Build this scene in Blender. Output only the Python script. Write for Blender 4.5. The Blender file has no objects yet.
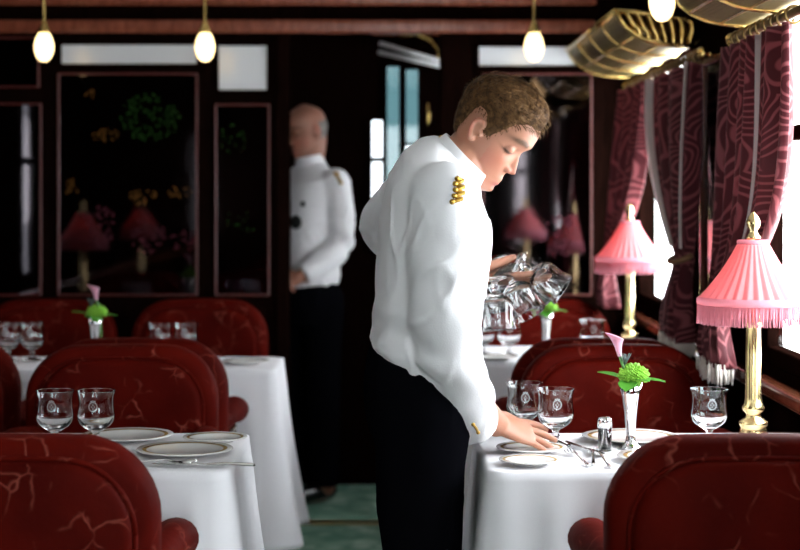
import bpy, bmesh, math, random
from math import sin, cos, pi, radians, sqrt, exp, atan2
from mathutils import Vector as V, Matrix, noise
import numpy as np
random.seed(7)
SC = bpy.context.scene
COL = SC.collection
HC = 1.30                       # camera height

# ------------------------------------------------------------------ helpers
def W(px, py, D):
    """A photo measurement at distance D turned into metres."""
    return V(((px - 392) * D / 1700, D, HC - (py - 190) * D / 1700))

class MB:
    def __init__(s): s.v = []; s.f = []; s.m = []
    def add(s, vs, fs, mi=0):
        o = len(s.v); s.v += [tuple(v) for v in vs]
        s.f += [tuple(i + o for i in f) for f in fs]; s.m += [mi] * len(fs); return s
    def box(s, a, b, mi=0):
        x0, y0, z0 = a; x1, y1, z1 = b
        vs = [(x0,y0,z0),(x1,y0,z0),(x1,y1,z0),(x0,y1,z0),(x0,y0,z1),(x1,y0,z1),(x1,y1,z1),(x0,y1,z1)]
        return s.add(vs, [(0,3,2,1),(4,5,6,7),(0,1,5,4),(1,2,6,5),(2,3,7,6),(3,0,4,7)], mi)
    def loft(s, rings, cap=True, mi=0, closed=True):
        n = len(rings[0]); vs = [p for r in rings for p in r]; fs = []
        for i in range(len(rings) - 1):
            for j in range(n if closed else n - 1):
                k = (j + 1) % n
                fs.append((i*n+j, i*n+k, (i+1)*n+k, (i+1)*n+j))
        if cap:
            fs.append(tuple(range(n))[::-1]); fs.append(tuple((len(rings)-1)*n + j for j in range(n)))
        return s.add(vs, fs, mi)
    def tube(s, pts, rad, n=12, cap=True, mi=0, up=None, flat=1.0):
        pts = [V(p) for p in pts]
        if not hasattr(rad, '__len__'): rad = [rad] * len(pts)
        rings = []; prev = V(up) if up else None
        for i, p in enumerate(pts):
            t = (pts[min(i+1, len(pts)-1)] - pts[max(i-1, 0)]).normalized()
            if prev is None: prev = V((0,0,1)) if abs(t.z) < .9 else V((1,0,0))
            a = (prev - t * prev.dot(t)).normalized(); b = t.cross(a); prev = a
            rings.append([p + a * (rad[i]*flat*cos(2*pi*j/n)) + b * (rad[i]*sin(2*pi*j/n)) for j in range(n)])
        return s.loft(rings, cap, mi)
    def limb(s, pts, rad, n=16, k=6, up=None, flat=1.0):
        """smooth tube with round ends"""
        P, R = smooth(pts, rad, k)
        t0 = (P[0]-P[1]).normalized(); t1 = (P[-1]-P[-2]).normalized()
        pre = [(P[0] + t0*R[0]*sin(a), R[0]*cos(a)) for a in (1.45, 1.1, .7, .35)]
        post = [(P[-1] + t1*R[-1]*sin(a), R[-1]*cos(a)) for a in (.35, .7, 1.1, 1.45)]
        A = pre + list(zip(P, R)) + post
        return s.tube([a[0] for a in A], [a[1] for a in A], n, True, 0, up, flat)
    def lathe(s, prof, n=24, c=(0,0,0), mod=None, mi=0, cap=False, axis=None):
        rings = []
        for (r, z) in prof:
            ring = []
            for j in range(n):
                a = 2*pi*j/n; rr = r * (mod(a, r, z) if mod else 1)
                ring.append(V((c[0]+rr*cos(a), c[1]+rr*sin(a), c[2]+z)))
            rings.append(ring)
        return s.loft(rings, cap, mi)
    def sphere(s, c, r, n=16, m=10, sc=(1,1,1)):
        prof = [(max(1e-4, r*sin(pi*i/m)), -r*cos(pi*i/m)) for i in range(m+1)]
        o = len(s.v); s.lathe(prof, n, cap=True)
        s.v[o:] = [(c[0]+v[0]*sc[0], c[1]+v[1]*sc[1], c[2]+v[2]*sc[2]) for v in s.v[o:]]
        return s
    def xf(s, M):
        s.v = [tuple(M @ V(v)) for v in s.v]; return s
    def mesh(s, name):
        me = bpy.data.meshes.new(name); me.from_pydata(s.v, [], s.f); me.update()
        bm = bmesh.new(); bm.from_mesh(me); bmesh.ops.recalc_face_normals(bm, faces=bm.faces[:])
        bm.to_mesh(me); bm.free()
        if any(s.m): me.polygons.foreach_set('material_index', s.m)
        return me
    def build(s, name, mat, parent=None, smooth=True, bevel=0, sub=0, solid=0, angle=None, bseg=3):
        return mk(name, s.mesh(name), mat, parent, smooth, bevel, sub, solid, angle, bseg)

def mk(name, me, mat, parent=None, smooth=True, bevel=0, sub=0, solid=0, angle=None, bseg=3):
    o = bpy.data.objects.new(name, me); COL.objects.link(o)
    for m in (mat if isinstance(mat, (list, tuple)) else [mat]): me.materials.append(m)
    if parent: o.parent = parent
    if smooth:
        me.polygons.foreach_set('use_smooth', [True]*len(me.polygons))
        if angle: me.set_sharp_from_angle(angle=radians(angle))
    if solid:
        m = o.modifiers.new('s', 'SOLIDIFY'); m.thickness = solid; m.offset = 0
    if bevel:
        m = o.modifiers.new('b', 'BEVEL'); m.width = bevel; m.segments = bseg; m.limit_method = 'ANGLE'
        m.angle_limit = radians(40)
        if smooth:
            w = o.modifiers.new('w', 'WEIGHTED_NORMAL'); w.keep_sharp = True
    if sub:
        m = o.modifiers.new('u', 'SUBSURF'); m.levels = sub; m.render_levels = sub
    return o

def smooth(pts, rad, k=6):
    pts = [V(p) for p in pts]; n = len(pts)
    if not hasattr(rad, '__len__'): rad = [rad]*n
    P = []; R = []
    for i in range(n-1):
        p0, p1, p2, p3 = pts[max(i-1,0)], pts[i], pts[i+1], pts[min(i+2,n-1)]
        for j in range(k):
            t = j/k
            P.append(.5*((2*p1)+(p2-p0)*t+(2*p0-5*p1+4*p2-p3)*t*t+(3*p1-p0-3*p2+p3)*t**3))
            u = t*t*(3-2*t); R.append(rad[i]*(1-u)+rad[i+1]*u)
    P.append(pts[-1]); R.append(rad[-1]); return P, R

def tag(o, label, cat, group=None, kind=None):
    if label: o['label'] = label
    if cat: o['category'] = cat
    if group: o['group'] = group
    if kind: o['kind'] = kind
    return o
def thing(name, label, cat, loc=(0,0,0), rz=0, group=None):
    o = bpy.data.objects.new(name, None); COL.objects.link(o)
    o.empty_display_size = .1; o.location = loc; o.rotation_euler = (0,0,rz)
    return tag(o, label, cat, group)
def struct(o):
    o['kind'] = 'structure'; return o
def dup(root, label=None, loc=None, rz=None, group=None):
    def cp(o, par):
        c = o.copy(); COL.objects.link(c)
        if par: c.parent = par
        for ch in list(o.children): cp(ch, c)
        return c
    r = cp(root, None)
    if label: r['label'] = label
    if loc is not None: r.location = loc
    if rz is not None: r.rotation_euler = (0,0,rz)
    if group: r['group'] = group
    return r
def remesh(mb, voxel, it=2, fac=.5):
    me = mb.mesh('tmp'); o = bpy.data.objects.new('tmp', me); COL.objects.link(o)
    m = o.modifiers.new('r', 'REMESH'); m.mode = 'VOXEL'; m.voxel_size = voxel
    if it:
        s = o.modifiers.new('s', 'SMOOTH'); s.iterations = it; s.factor = fac
    dg = bpy.context.evaluated_depsgraph_get()
    out = bpy.data.meshes.new_from_object(o.evaluated_get(dg))
    bpy.data.objects.remove(o); bpy.data.meshes.remove(me)
    return out
def lerp_tab(tab, x):
    if x <= tab[0][0]: return tab[0][1]
    for (a, b), (c, d) in zip(tab, tab[1:]):
        if x <= c:
            t = (x-a)/(c-a); return b+(d-b)*t
    return tab[-1][1]

# ------------------------------------------------------------------ materials
def mat(name, col, rough=.5, metal=0, spec=.5, **kw):
    m = bpy.data.materials.new(name); m.use_nodes = True
    b = m.node_tree.nodes['Principled BSDF']
    b.inputs['Base Color'].default_value = (*col, 1); b.inputs['Roughness'].default_value = rough
    b.inputs['Metallic'].default_value = metal; b.inputs['Specular IOR Level'].default_value = spec
    for k, v in kw.items():
        k = k.replace('_', ' ')
        b.inputs[k].default_value = (*v, 1) if isinstance(v, tuple) else v
    return m
class NT:
    def __init__(s, m): s.t = m.node_tree; s.b = s.t.nodes['Principled BSDF']
    def n(s, typ, **kw):
        x = s.t.nodes.new('ShaderNode'+typ)
        for k, v in kw.items():
            if hasattr(x, k) and not k[0].isupper(): setattr(x, k, v)
            else: x.inputs[k.replace('_', ' ')].default_value = v
        return x
    def l(s, a, b): s.t.links.new(a, b)
    def co(s, scale=(1,1,1)):
        t = s.n('TexCoord'); mp = s.n('Mapping'); mp.inputs['Scale'].default_value = scale
        s.l(t.outputs['Object'], mp.inputs['Vector']); return mp.outputs['Vector']
    def ramp(s, src, stops, interp='LINEAR'):
        r = s.n('ValToRGB'); e = r.color_ramp.elements; r.color_ramp.interpolation = interp
        while len(e) < len(stops): e.new(.5)
        for el, (p, c) in zip(e, stops): el.position = p; el.color = (*c, 1) if len(c) == 3 else c
        s.l(src, r.inputs['Fac']); return r.outputs['Color']
    def bump(s, src, strength=.3, dist=.002):
        b = s.n('Bump'); b.inputs['Strength'].default_value = strength; b.inputs['Distance'].default_value = dist
        s.l(src, b.inputs['Height']); s.l(b.outputs['Normal'], s.b.inputs['Normal'])
    def mix(s, f, a, b):
        x = s.n('Mix'); x.data_type = 'RGBA'
        for i, q in ((0, f), (6, a), (7, b)):
            if isinstance(q, (int, float)): x.inputs[i].default_value = q
            elif isinstance(q, tuple): x.inputs[i].default_value = (*q, 1)
            else: s.l(q, x.inputs[i])
        return x.outputs[2]

def velvet():
    m = mat('crushed red velvet', (.10,.008,.006), .62, 0, .03, Sheen_Weight=.02, Sheen_Roughness=.35, Sheen_Tint=(1,.10,.05))
    t = NT(m); co_ = t.co(); oi = t.n('ObjectInfo'); ov = t.n('VectorMath', operation='MULTIPLY_ADD'); t.l(oi.outputs['Random'], ov.inputs[0]); ov.inputs[1].default_value = (9,7,11); t.l(co_, ov.inputs[2]); co = ov.outputs[0]
    nz = t.n('TexNoise', Scale=9.0, Detail=3.0); t.l(co, nz.inputs['Vector'])
    ad = t.n('VectorMath', operation='MULTIPLY_ADD'); t.l(nz.outputs['Color'], ad.inputs[0])
    ad.inputs[1].default_value = (.09,.09,.09); t.l(co, ad.inputs[2])
    vo = t.n('TexVoronoi', feature='DISTANCE_TO_EDGE', Scale=15.0); t.l(ad.outputs[0], vo.inputs['Vector'])
    line = t.ramp(vo.outputs['Distance'], [(0, (1,1,1)), (.018, (.5,.5,.5)), (.045, (0,0,0))])
    n2 = t.n('TexNoise', Scale=13.0, Detail=2.0); t.l(co, n2.inputs['Vector'])
    msk = t.ramp(n2.outputs['Fac'], [(.48, (0,0,0)), (.66, (1,1,1))])
    mul = t.mix(1.0, line, msk); mul.node.blend_type = 'MULTIPLY'
    n3 = t.n('TexNoise', Scale=5.0, Detail=4.0); t.l(co, n3.inputs['Vector'])
    base = t.ramp(n3.outputs['Fac'], [(.3, (.046,.0018,.0008)), (.7, (.092,.0042,.0018))])
    t.l(t.mix(mul, base, (.22,.048,.034)), t.b.inputs['Base Color'])
    n4 = t.n('TexNoise', Scale=60.0, Detail=3.0); t.l(co, n4.inputs['Vector']); t.bump(n4.outputs['Fac'], .25, .003)
    return m
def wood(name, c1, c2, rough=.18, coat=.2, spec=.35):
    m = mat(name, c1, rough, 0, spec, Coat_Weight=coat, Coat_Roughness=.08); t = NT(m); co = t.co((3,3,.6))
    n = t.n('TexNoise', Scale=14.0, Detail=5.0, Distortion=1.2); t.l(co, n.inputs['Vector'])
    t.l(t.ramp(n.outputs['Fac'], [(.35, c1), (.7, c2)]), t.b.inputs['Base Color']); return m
def cloth_mat(name, c, bump=.15, scale=500, sheen=.1):
    m = mat(name, c, .8, 0, .2 if sheen else 0.0, Sheen_Weight=sheen); t = NT(m); co = t.co()
    w = t.n('TexNoise', Scale=float(scale), Detail=2.0); t.l(co, w.inputs['Vector']); t.bump(w.outputs['Fac'], bump, .0015)
    return m
def curtain_mat():
    m = mat('mauve damask', (.2,.03,.04), .6, 0, .3, Sheen_Weight=.3, Sheen_Tint=(1,.5,.5)); t = NT(m)
    uv = t.n('UVMap'); mp = t.n('Mapping'); t.l(uv.outputs['UV'], mp.inputs['Vector'])
    n = t.n('TexNoise', Scale=7.0, Detail=1.0); t.l(mp.outputs[0], n.inputs['Vector'])
    ad = t.n('VectorMath', operation='MULTIPLY_ADD'); t.l(n.outputs['Color'], ad.inputs[0]); ad.inputs[1].default_value = (.12,.12,0)
    t.l(mp.outputs[0], ad.inputs[2])
    vo = t.n('TexVoronoi', feature='F1', Scale=5.0); t.l(ad.outputs[0], vo.inputs['Vector'])
    ma = t.n('Math', operation='MULTIPLY'); ma.inputs[1].default_value = 80.0; t.l(vo.outputs['Distance'], ma.inputs[0])
    si = t.n('Math', operation='SINE'); t.l(ma.outputs[0], si.inputs[0])
    c = t.ramp(si.outputs[0], [(.2, (.075,.007,.012)), (.85, (.27,.075,.085))])
    t.l(c, t.b.inputs['Base Color']); t.b.inputs['Transmission Weight'].default_value = 0
    tr = t.n('BsdfTranslucent'); t.l(c, tr.inputs['Color']); mx = t.n('MixShader', Fac=.28)
    t.l(t.b.outputs[0], mx.inputs[1]); t.l(tr.outputs[0], mx.inputs[2])
    t.l(mx.outputs[0], t.t.nodes['Material Output'].inputs['Surface'])
    return m
def translucent(name, c, f=.5, rough=.7):
    m = mat(name, c, rough, 0, .2); t = NT(m)
    tr = t.n('BsdfTranslucent'); tr.inputs['Color'].default_value = (*c, 1); mx = t.n('MixShader', Fac=f)
    t.l(t.b.outputs[0], mx.inputs[1]); t.l(tr.outputs[0], mx.inputs[2])
    t.l(mx.outputs[0], t.t.nodes['Material Output'].inputs['Surface']); return m
def thin_glass(name, tint):
    m = bpy.data.materials.new(name); m.use_nodes = True; t = m.node_tree; t.nodes.clear()
    o = t.nodes.new('ShaderNodeOutputMaterial'); mx = t.nodes.new('ShaderNodeMixShader')
    tr = t.nodes.new('ShaderNodeBsdfTransparent'); tr.inputs[0].default_value = (*tint, 1)
    gl = t.nodes.new('ShaderNodeBsdfGlossy'); gl.inputs['Roughness'].default_value = .02
    lw = t.nodes.new('ShaderNodeLayerWeight'); fr = t.nodes.new('ShaderNodeMath'); fr.operation = 'POWER'; fr.inputs[1].default_value = 5
    t.links.new(lw.outputs['Facing'], fr.inputs[0]); sc = t.nodes.new('ShaderNodeMath'); sc.operation = 'MULTIPLY_ADD'; sc.inputs[1].default_value = .6; sc.inputs[2].default_value = .03
    t.links.new(fr.outputs[0], sc.inputs[0]); t.links.new(sc.outputs[0], mx.inputs[0]); t.links.new(tr.outputs[0], mx.inputs[1]); t.links.new(gl.outputs[0], mx.inputs[2])
    t.links.new(mx.outputs[0], o.inputs[0]); return m
def emit(name, c, s):
    m = mat(name, c, .4); b = m.node_tree.nodes['Principled BSDF']
    b.inputs['Emission Color'].default_value = (*c, 1); b.inputs['Emission Strength'].default_value = s; return m
def carpet_mat():
    m = mat('green carpet', (.1,.2,.15), .95, 0, .1); t = NT(m); co = t.co()
    n = t.n('TexNoise', Scale=6.0, Detail=3.0, Distortion=.8); t.l(co, n.inputs['Vector'])
    v = t.n('TexVoronoi', Scale=9.0); t.l(co, v.inputs['Vector'])
    a = t.ramp(v.outputs['Distance'], [(.25, (.34,.42,.34)), (.42, (.09,.19,.14))])
    b = t.ramp(n.outputs['Fac'], [(.4, (.07,.16,.115)), (.62, (.26,.36,.28))])
    t.l(t.mix(.5, a, b), t.b.inputs['Base Color'])
    k = t.n('TexNoise', Scale=300.0); t.l(co, k.inputs['Vector']); t.bump(k.outputs['Fac'], .6, .004); return m
def brass_mat(name, c, rough, weave=0):
    m = mat(name, c, rough, 1.0); t = NT(m); co = t.co()
    if weave:
        w1 = t.n('TexWave', Scale=weave, bands_direction='DIAGONAL'); t.l(co, w1.inputs['Vector'])
        mp = t.n('Mapping'); mp.inputs['Scale'].default_value = (1,-1,1); t.l(co, mp.inputs[0])
        w2 = t.n('TexWave', Scale=weave, bands_direction='DIAGONAL'); t.l(mp.outputs[0], w2.inputs['Vector'])
        mxx = t.n('Math', operation='MAXIMUM'); t.l(w1.outputs['Fac'], mxx.inputs[0]); t.l(w2.outputs['Fac'], mxx.inputs[1])
        t.l(t.ramp(mxx.outputs[0], [(.5, (.12,.09,.03)), (.8, c)]), t.b.inputs['Base Color']); t.bump(mxx.outputs[0], .6, .004)
    else:
        n = t.n('TexNoise', Scale=40.0, Detail=3.0); t.l(co, n.inputs['Vector'])
        t.l(t.ramp(n.outputs['Fac'], [(.3, tuple(x*.8 for x in c)), (.7, c)]), t.b.inputs['Base Color'])
    return m
def plate_mat():
    """white china with a gold line near the rim"""
    m = mat('white china', (.86,.85,.83), .12, 0, .5); t = NT(m)
    tc = t.n('TexCoord'); sp = t.n('SeparateXYZ'); t.l(tc.outputs['Object'], sp.inputs[0])
    l = t.n('VectorMath', operation='LENGTH'); cm = t.n('CombineXYZ')
    t.l(sp.outputs[0], cm.inputs[0]); t.l(sp.outputs[1], cm.inputs[1]); t.l(cm.outputs[0], l.inputs[0])
    c = t.ramp(l.outputs['Value'], [(0, (.86,.85,.83)), (.72, (.86,.85,.83)), (.74, (.5,.33,.12)), (.80, (.5,.33,.12)), (.82, (.86,.85,.83))], 'LINEAR')
    mp = t.n('Math', operation='MULTIPLY'); mp.inputs[1].default_value = 7.6
    t.l(l.outputs['Value'], mp.inputs[0]); t.l(mp.outputs[0], c.node.inputs['Fac'])
    t.l(c, t.b.inputs['Base Color']); return m
def skin_mat():
    m = mat('skin', (.6,.3,.22), .45, 0, .4, Subsurface_Weight=.15, Subsurface_Scale=.01); t = NT(m)
    b = t.b; b.inputs['Subsurface Radius'].default_value = (1,.35,.2)
    a = t.n('VertexColor'); a.layer_name = 'Col'
    t.l(a.outputs['Color'], b.inputs['Base Color'])
    co = t.co(); n = t.n('TexNoise', Scale=260.0, Detail=2.0); t.l(co, n.inputs['Vector']); t.bump(n.outputs['Fac'], .08, .001); return m
def hair_mat(name, c1, c2):
    m = mat(name, c1, .6, 0, .1); t = NT(m); co = t.co()
    n = t.n('TexNoise', Scale=90.0, Detail=3.0, Distortion=.5); t.l(co, n.inputs['Vector'])
    t.l(t.ramp(n.outputs['Fac'], [(.35, c1), (.68, c2)]), t.b.inputs['Base Color']); t.bump(n.outputs['Fac'], .8, .003); return m

M = dict(
    velvet=velvet(),
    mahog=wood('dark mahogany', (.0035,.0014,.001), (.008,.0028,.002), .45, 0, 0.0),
    redwood=wood('red mahogany', (.16,.042,.022), (.27,.075,.04), .22),
    chairwood=wood('chair walnut', (.03,.012,.006), (.07,.028,.014), .25),
    sill=wood('polished sill wood', (.09,.025,.012), (.2,.06,.03), .12),
    linen=cloth_mat('white linen', (.87,.86,.90), .12),
    jacket=cloth_mat('white uniform cotton', (.85,.845,.87), .2, 320),
    black=cloth_mat('black wool', (.0025,.0025,.0035), .15, 400, 0),
    leather=mat('black leather', (.008,.008,.008), .25),
    gold=brass_mat('gold braid', (.62,.38,.08), .4),
    brass=brass_mat('polished brass', (.85,.58,.20), .25),
    oldbrass=brass_mat('aged brass', (.22,.14,.06), .35),
    pale=brass_mat('pale gilt', (.86,.67,.32), .26),
    net=brass_mat('brass netting', (.30,.23,.10), .45, 55.0),
    silver=mat('polished silver', (.82,.82,.82), .12, 1.0),
    glass=mat('cut crystal', (1,1,1), .0, 0, .5, Transmission_Weight=1.0, IOR=1.4),
    milk=thin_glass('pale pane', (.4,.42,.43)),
    pane=thin_glass('window pane', (.95,.97,.97)),
    teal=thin_glass('tinted pane', (.085,.125,.13)),
    mirror=mat('dark tinted mirror', (.07,.06,.065), .04, 1.0),
    clearmirror=mat('pale milky glass', (.76,.79,.82), .12, 0, .6),
    whitepaint=mat('white paint', (.8,.8,.8), .4),
    ceiling=mat('cream lacquer ceiling', (.80,.78,.74), .35),
    wallred=mat('red piping line', (.09,.014,.012), .35),
    carpet=carpet_mat(),
    gilt=mat('brass threshold', (.35,.25,.10), .35, .8),
    damask=curtain_mat(),
    lining=translucent('pale lining', (.75,.66,.64), .4),
    fringe=mat('cream fringe', (.72,.66,.6), .8),
    shade=translucent('pink pleated silk', (.85,.31,.33), .45),
    pinkfringe=translucent('pink fringe thread', (.70,.27,.33), .3),
    globe=emit('glowing opal glass', (1,.72,.34), 1.8),
    bulb=emit('warm bulb', (1,.62,.35), 7.0),
    china=plate_mat(),
    pepper=mat('ground pepper', (.012,.012,.012), .9, 0, 0),
    tie=mat('old gold cord', (.16,.075,.03), .7),
    leaf=translucent('fresh green leaf', (.10,.36,.04), .25, .45),
    mum=mat('lime green petals', (.22,.50,.04), .6),
    stem=mat('green stem', (.10,.25,.06), .5),
    calla=translucent('pink calla petal', (.80,.42,.55), .25, .4),
    darkleaf=mat('dark thistle', (.07,.10,.09), .6),
    skin=skin_mat(),
    hair=hair_mat('brown hair', (.05,.024,.010), (.155,.082,.034)),
    greyhair=hair_mat('grey hair', (.12,.11,.10), (.3,.28,.26)),
    badge=mat('dark enamel badge', (.02,.02,.02), .3),
    panelgreen=mat('panel green leaves', (.013,.036,.008), .5, 0, 0),
    inlayreflectgold=mat('gilt inlay and reflection', (.10,.045,.012), .5, 0, 0),  # gilt sprigs, partly painted reflections
    reflectrose=mat('painted rose reflection', (.055,.014,.02), .5, 0, 0),  # painted colour of pink lamps mirrored in the dark glass
)
# ------------------------------------------------------------------ the carriage
XR, XL, YP, YV, YB, ZC = .95, -1.72, 6.70, 7.50, -2.5, 2.35
def holed(mb, axis, pos, thick, u0, u1, z0, z1, holes):
    """wall slab with rectangular openings; axis 'x' = wall facing x (u is y)"""
    us = sorted({u0, u1, *[h[0] for h in holes], *[h[1] for h in holes]})
    zs = sorted({z0, z1, *[h[2] for h in holes], *[h[3] for h in holes]})
    for a, b in zip(us, us[1:]):
        for c, d in zip(zs, zs[1:]):
            mu, mz = (a+b)/2, (c+d)/2
            if any(h[0] < mu < h[1] and h[2] < mz < h[3] for h in holes): continue
            if axis == 'x': mb.box((min(pos,pos+thick), a, c), (max(pos,pos+thick), b, d))
            else: mb.box((a, min(pos,pos+thick), c), (b, max(pos,pos+thick), d))
    return mb
WZ0, WZ1 = .86, 1.80
WINS = [(-.3,1.30), (3.00,4.36), (5.36,6.60)]
WINL = [(-2.44,-1.74), (5.12,5.48)]  # the first is added behind the camera as left fill light
struct(MB().box((XL-.1,YB-.1,-.08), (XR+.1,YV+.1,0)).build('floor', M['carpet'], smooth=False))
struct(MB().box((XL-.1,YB-.1,ZC), (XR+.1,YV+.1,ZC+.08)).build('ceiling', M['ceiling'], smooth=False))
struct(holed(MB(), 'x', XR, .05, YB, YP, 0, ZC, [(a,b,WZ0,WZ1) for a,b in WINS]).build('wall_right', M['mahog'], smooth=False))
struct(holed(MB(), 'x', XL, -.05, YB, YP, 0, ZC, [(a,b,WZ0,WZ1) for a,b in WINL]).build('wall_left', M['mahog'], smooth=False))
FILLWIN = [(-.30,.62,.80,2.0)]  # end window added behind the camera for soft frontal light
struct(holed(MB(), 'y', YB, -.05, XL, XR, 0, ZC, FILLWIN).build('wall_back', M['mahog'], smooth=False))
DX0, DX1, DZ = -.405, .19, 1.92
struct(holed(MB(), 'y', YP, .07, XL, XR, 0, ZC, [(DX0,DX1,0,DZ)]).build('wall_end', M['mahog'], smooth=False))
# vestibule beyond the doorway
def vx(px): return (px-392)*YV/1700
def vz(py): return HC-(py-190)*YV/1700
SLOTS = [(387,399,66,215,'teal'), (406,418,69,143,'teal'), (372,382,120,157,'milk'), (372,382,162,250,'milk'), (406,424,146,200,'milk')]
vh = [(vx(a),vx(b),vz(d),vz(c)) for a,b,c,d,_ in SLOTS]
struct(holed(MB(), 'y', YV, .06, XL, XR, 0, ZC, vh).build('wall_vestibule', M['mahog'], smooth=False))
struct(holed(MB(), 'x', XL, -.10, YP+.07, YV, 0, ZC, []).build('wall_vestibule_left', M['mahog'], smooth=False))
struct(holed(MB(), 'x', XR, .10, YP+.07, YV, 0, ZC, [(7.0,7.32,1.0,1.8)]).build('wall_vestibule_right', M['mahog'], smooth=False))
for n_, x_ in ((32, XR+.05),):  # unseen side window, added to brighten the vestibule and the steward
    w = struct(holed(MB(), 'x', x_, .02, 7.0, 7.32, 1.0, 1.8, [(7.03,7.29,1.03,1.77)]).build('window_%d' % n_, M['mahog'], smooth=False))
    MB().box((x_+.008,7.03,1.03),(x_+.012,7.29,1.77)).build('window_glass', M['pane'], w, smooth=False)
for i, ((a,b,c,d), s) in enumerate(zip(vh, SLOTS)):
    f = MB()
    for q in ((a-.008,a), (b,b+.008)): f.box((q[0],YV-.012,c-.008), (q[1],YV,d+.008))
    for q in ((c-.008,c), (d,d+.008)): f.box((a,YV-.012,q[0]), (b,YV,q[1]))
    w = struct(f.build('window_%d' % (20+i), M['mahog'], smooth=False))
    MB().box((a,YV+.02,c), (b,YV+.026,d)).build('window_glass', M[s[4]], w, smooth=False)
# fanlight over the vestibule door: two pale slanting slats and a curved bracket
t = struct(MB().box((vx(372),YV-.03,vz(36)), (vx(446),YV,vz(30))).build('trim_9', M['redwood'], smooth=False))
for k, (xa, ya, xb, yb) in enumerate(((379,43,440,61), (378,52,440,66))):
    p, q = W(xa,ya,YV-.05), W(xb,yb,YV-.05)
    MB().tube([p,q], .011, 8, up=(0,0,1), flat=.9).build('slat', M['whitepaint'], t)
MB().tube([W(x,y,YV-.05) for x,y in ((400,37),(415,34),(430,40),(438,50),(440,64))], .007, 8).build('bracket', M['brass'], t)
MB().tube([W(428,103,YV-.04), W(428,127,YV-.04)], .008, 8).build('door_handle', M['brass'], t)
# threshold, cornice beams
struct(MB().box((DX0-.35,6.60,0), (DX1+.02,6.67,.006)).build('trim_1', M['gilt'], smooth=False))
def beam(n, z0, z1, d, x1=.80):
    struct(MB().box((XL,YP-d,z0), (x1,YP,z1)).build(n, M['redwood'], bevel=.012))
beam('trim_2', 1.915, 1.968, .05); beam('trim_3', 2.022, 2.10, .07); 
# door casing
m = MB(); m.box((DX0-.05,YP-.02,0),(DX0,YP+.09,DZ)); m.box((DX1,YP-.02,0),(DX1+.12,YP+.09,DZ)); m.box((DX0-.05,YP-.02,DZ),(DX1+.12,YP,DZ+.01))
struct(m.build('door_1', M['mahog'], bevel=.006))

# windows of the saloon, the added left rear one among them
for side, X, sg in (('r',XR,1), ('l',XL,-1)):
    for i, (a, b) in enumerate(WINS if sg > 0 else WINL):
        m = MB(); x0, x1 = sorted((X+sg*.002, X+sg*.045)); f = .045
        m.box((x0,a,WZ0),(x1,a+f,WZ1)); m.box((x0,b-f,WZ0),(x1,b,WZ1))
        m.box((x0,a+f,WZ0),(x1,b-f,WZ0+f)); m.box((x0,a+f,WZ1-f),(x1,b-f,WZ1)); m.box((x0,a+f,1.42),(x1,b-f,1.455))
        w = struct(m.build('window_%d' % (i+1+(4 if sg<0 else 0)), M['mahog'], bevel=.006))
        g0, g1 = sorted((X+sg*.018, X+sg*.022))
        MB().box((g0,a+.02,WZ0+.02),(g1,b-.02,WZ1-.02)).build('window_glass', M['pane' if sg > 0 or a < 0 else 'milk'], w, smooth=False)
for i, (a,b,c,d) in enumerate(FILLWIN):  # frame and pane of the added fill window
    w = struct(holed(MB(), 'y', YB-.005, -.04, a, b, c, d, [(a+.045,b-.045,c+.045,d-.045)]).build('window_%d' % (10+i), M['mahog'], bevel=.005))
    MB().box((a+.02,YB-.024,c+.02),(b-.02,YB-.02,d-.02)).build('window_glass', M['pane'], w, smooth=False)
# sill rails
struct(MB().box((XR-.045,YB,.795),(XR,YP,.835)).build('trim_4', M['sill'], bevel=.012))
struct(MB().box((XL,YB,.795),(XL+.045,YP,.835)).build('trim_5', M['sill'], bevel=.012))
struct(MB().box((XR-.02,YB,.0),(XR,YP,.12)).build('baseboard_right', M['mahog'], bevel=.006))
struct(MB().box((XL,YB,.0),(XL+.02,YP,.12)).build('baseboard_left', M['mahog'], bevel=.006))

# end-wall panels: dark mirrors with red beading, pale mirrors above
def px_rect(x0, x1, y0, y1):
    a, b = W(x0,y1,YP), W(x1,y0,YP); return a.x, b.x, a.z, b.z
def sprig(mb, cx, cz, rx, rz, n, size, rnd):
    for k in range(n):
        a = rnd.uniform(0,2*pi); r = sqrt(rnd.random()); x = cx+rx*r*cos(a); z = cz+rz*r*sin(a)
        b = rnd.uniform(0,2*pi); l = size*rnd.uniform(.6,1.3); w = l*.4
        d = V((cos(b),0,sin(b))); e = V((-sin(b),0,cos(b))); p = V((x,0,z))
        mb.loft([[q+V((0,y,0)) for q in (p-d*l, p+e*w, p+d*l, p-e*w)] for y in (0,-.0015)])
def panel(label, x0, x1, y0, y1, glass, sprigs=()):
    a, b, c, d = px_rect(x0,x1,y0,y1)
    root = thing('mirror_panel', label, 'mirror panel', ((a+b)/2, YP-.001, c), 0, 'mirror panels on the end wall')
    w, h = (b-a)/2, d-c; f = .008
    m = MB(); m.box((-w,-.014,0),(-w+f,0,h)); m.box((w-f,-.014,0),(w,0,h)); m.box((-w+f,-.014,0),(w-f,0,f)); m.box((-w+f,-.014,h-f),(w-f,0,h))
    m.build('frame', M['wallred'] if glass == 'mirror' else M['mahog'], root, bevel=.003)
    MB().box((-w+f,-.006,f),(w-f,0,h-f)).build('mirror_glass', M[glass], root, smooth=False)
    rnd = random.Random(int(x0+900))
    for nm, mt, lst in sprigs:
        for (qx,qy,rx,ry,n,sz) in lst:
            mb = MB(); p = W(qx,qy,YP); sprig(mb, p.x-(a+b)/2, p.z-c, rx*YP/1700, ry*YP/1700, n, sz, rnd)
            mb.xf(Matrix.Translation((0,-.0065,0))).build(nm, M[mt], root, smooth=False)
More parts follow.
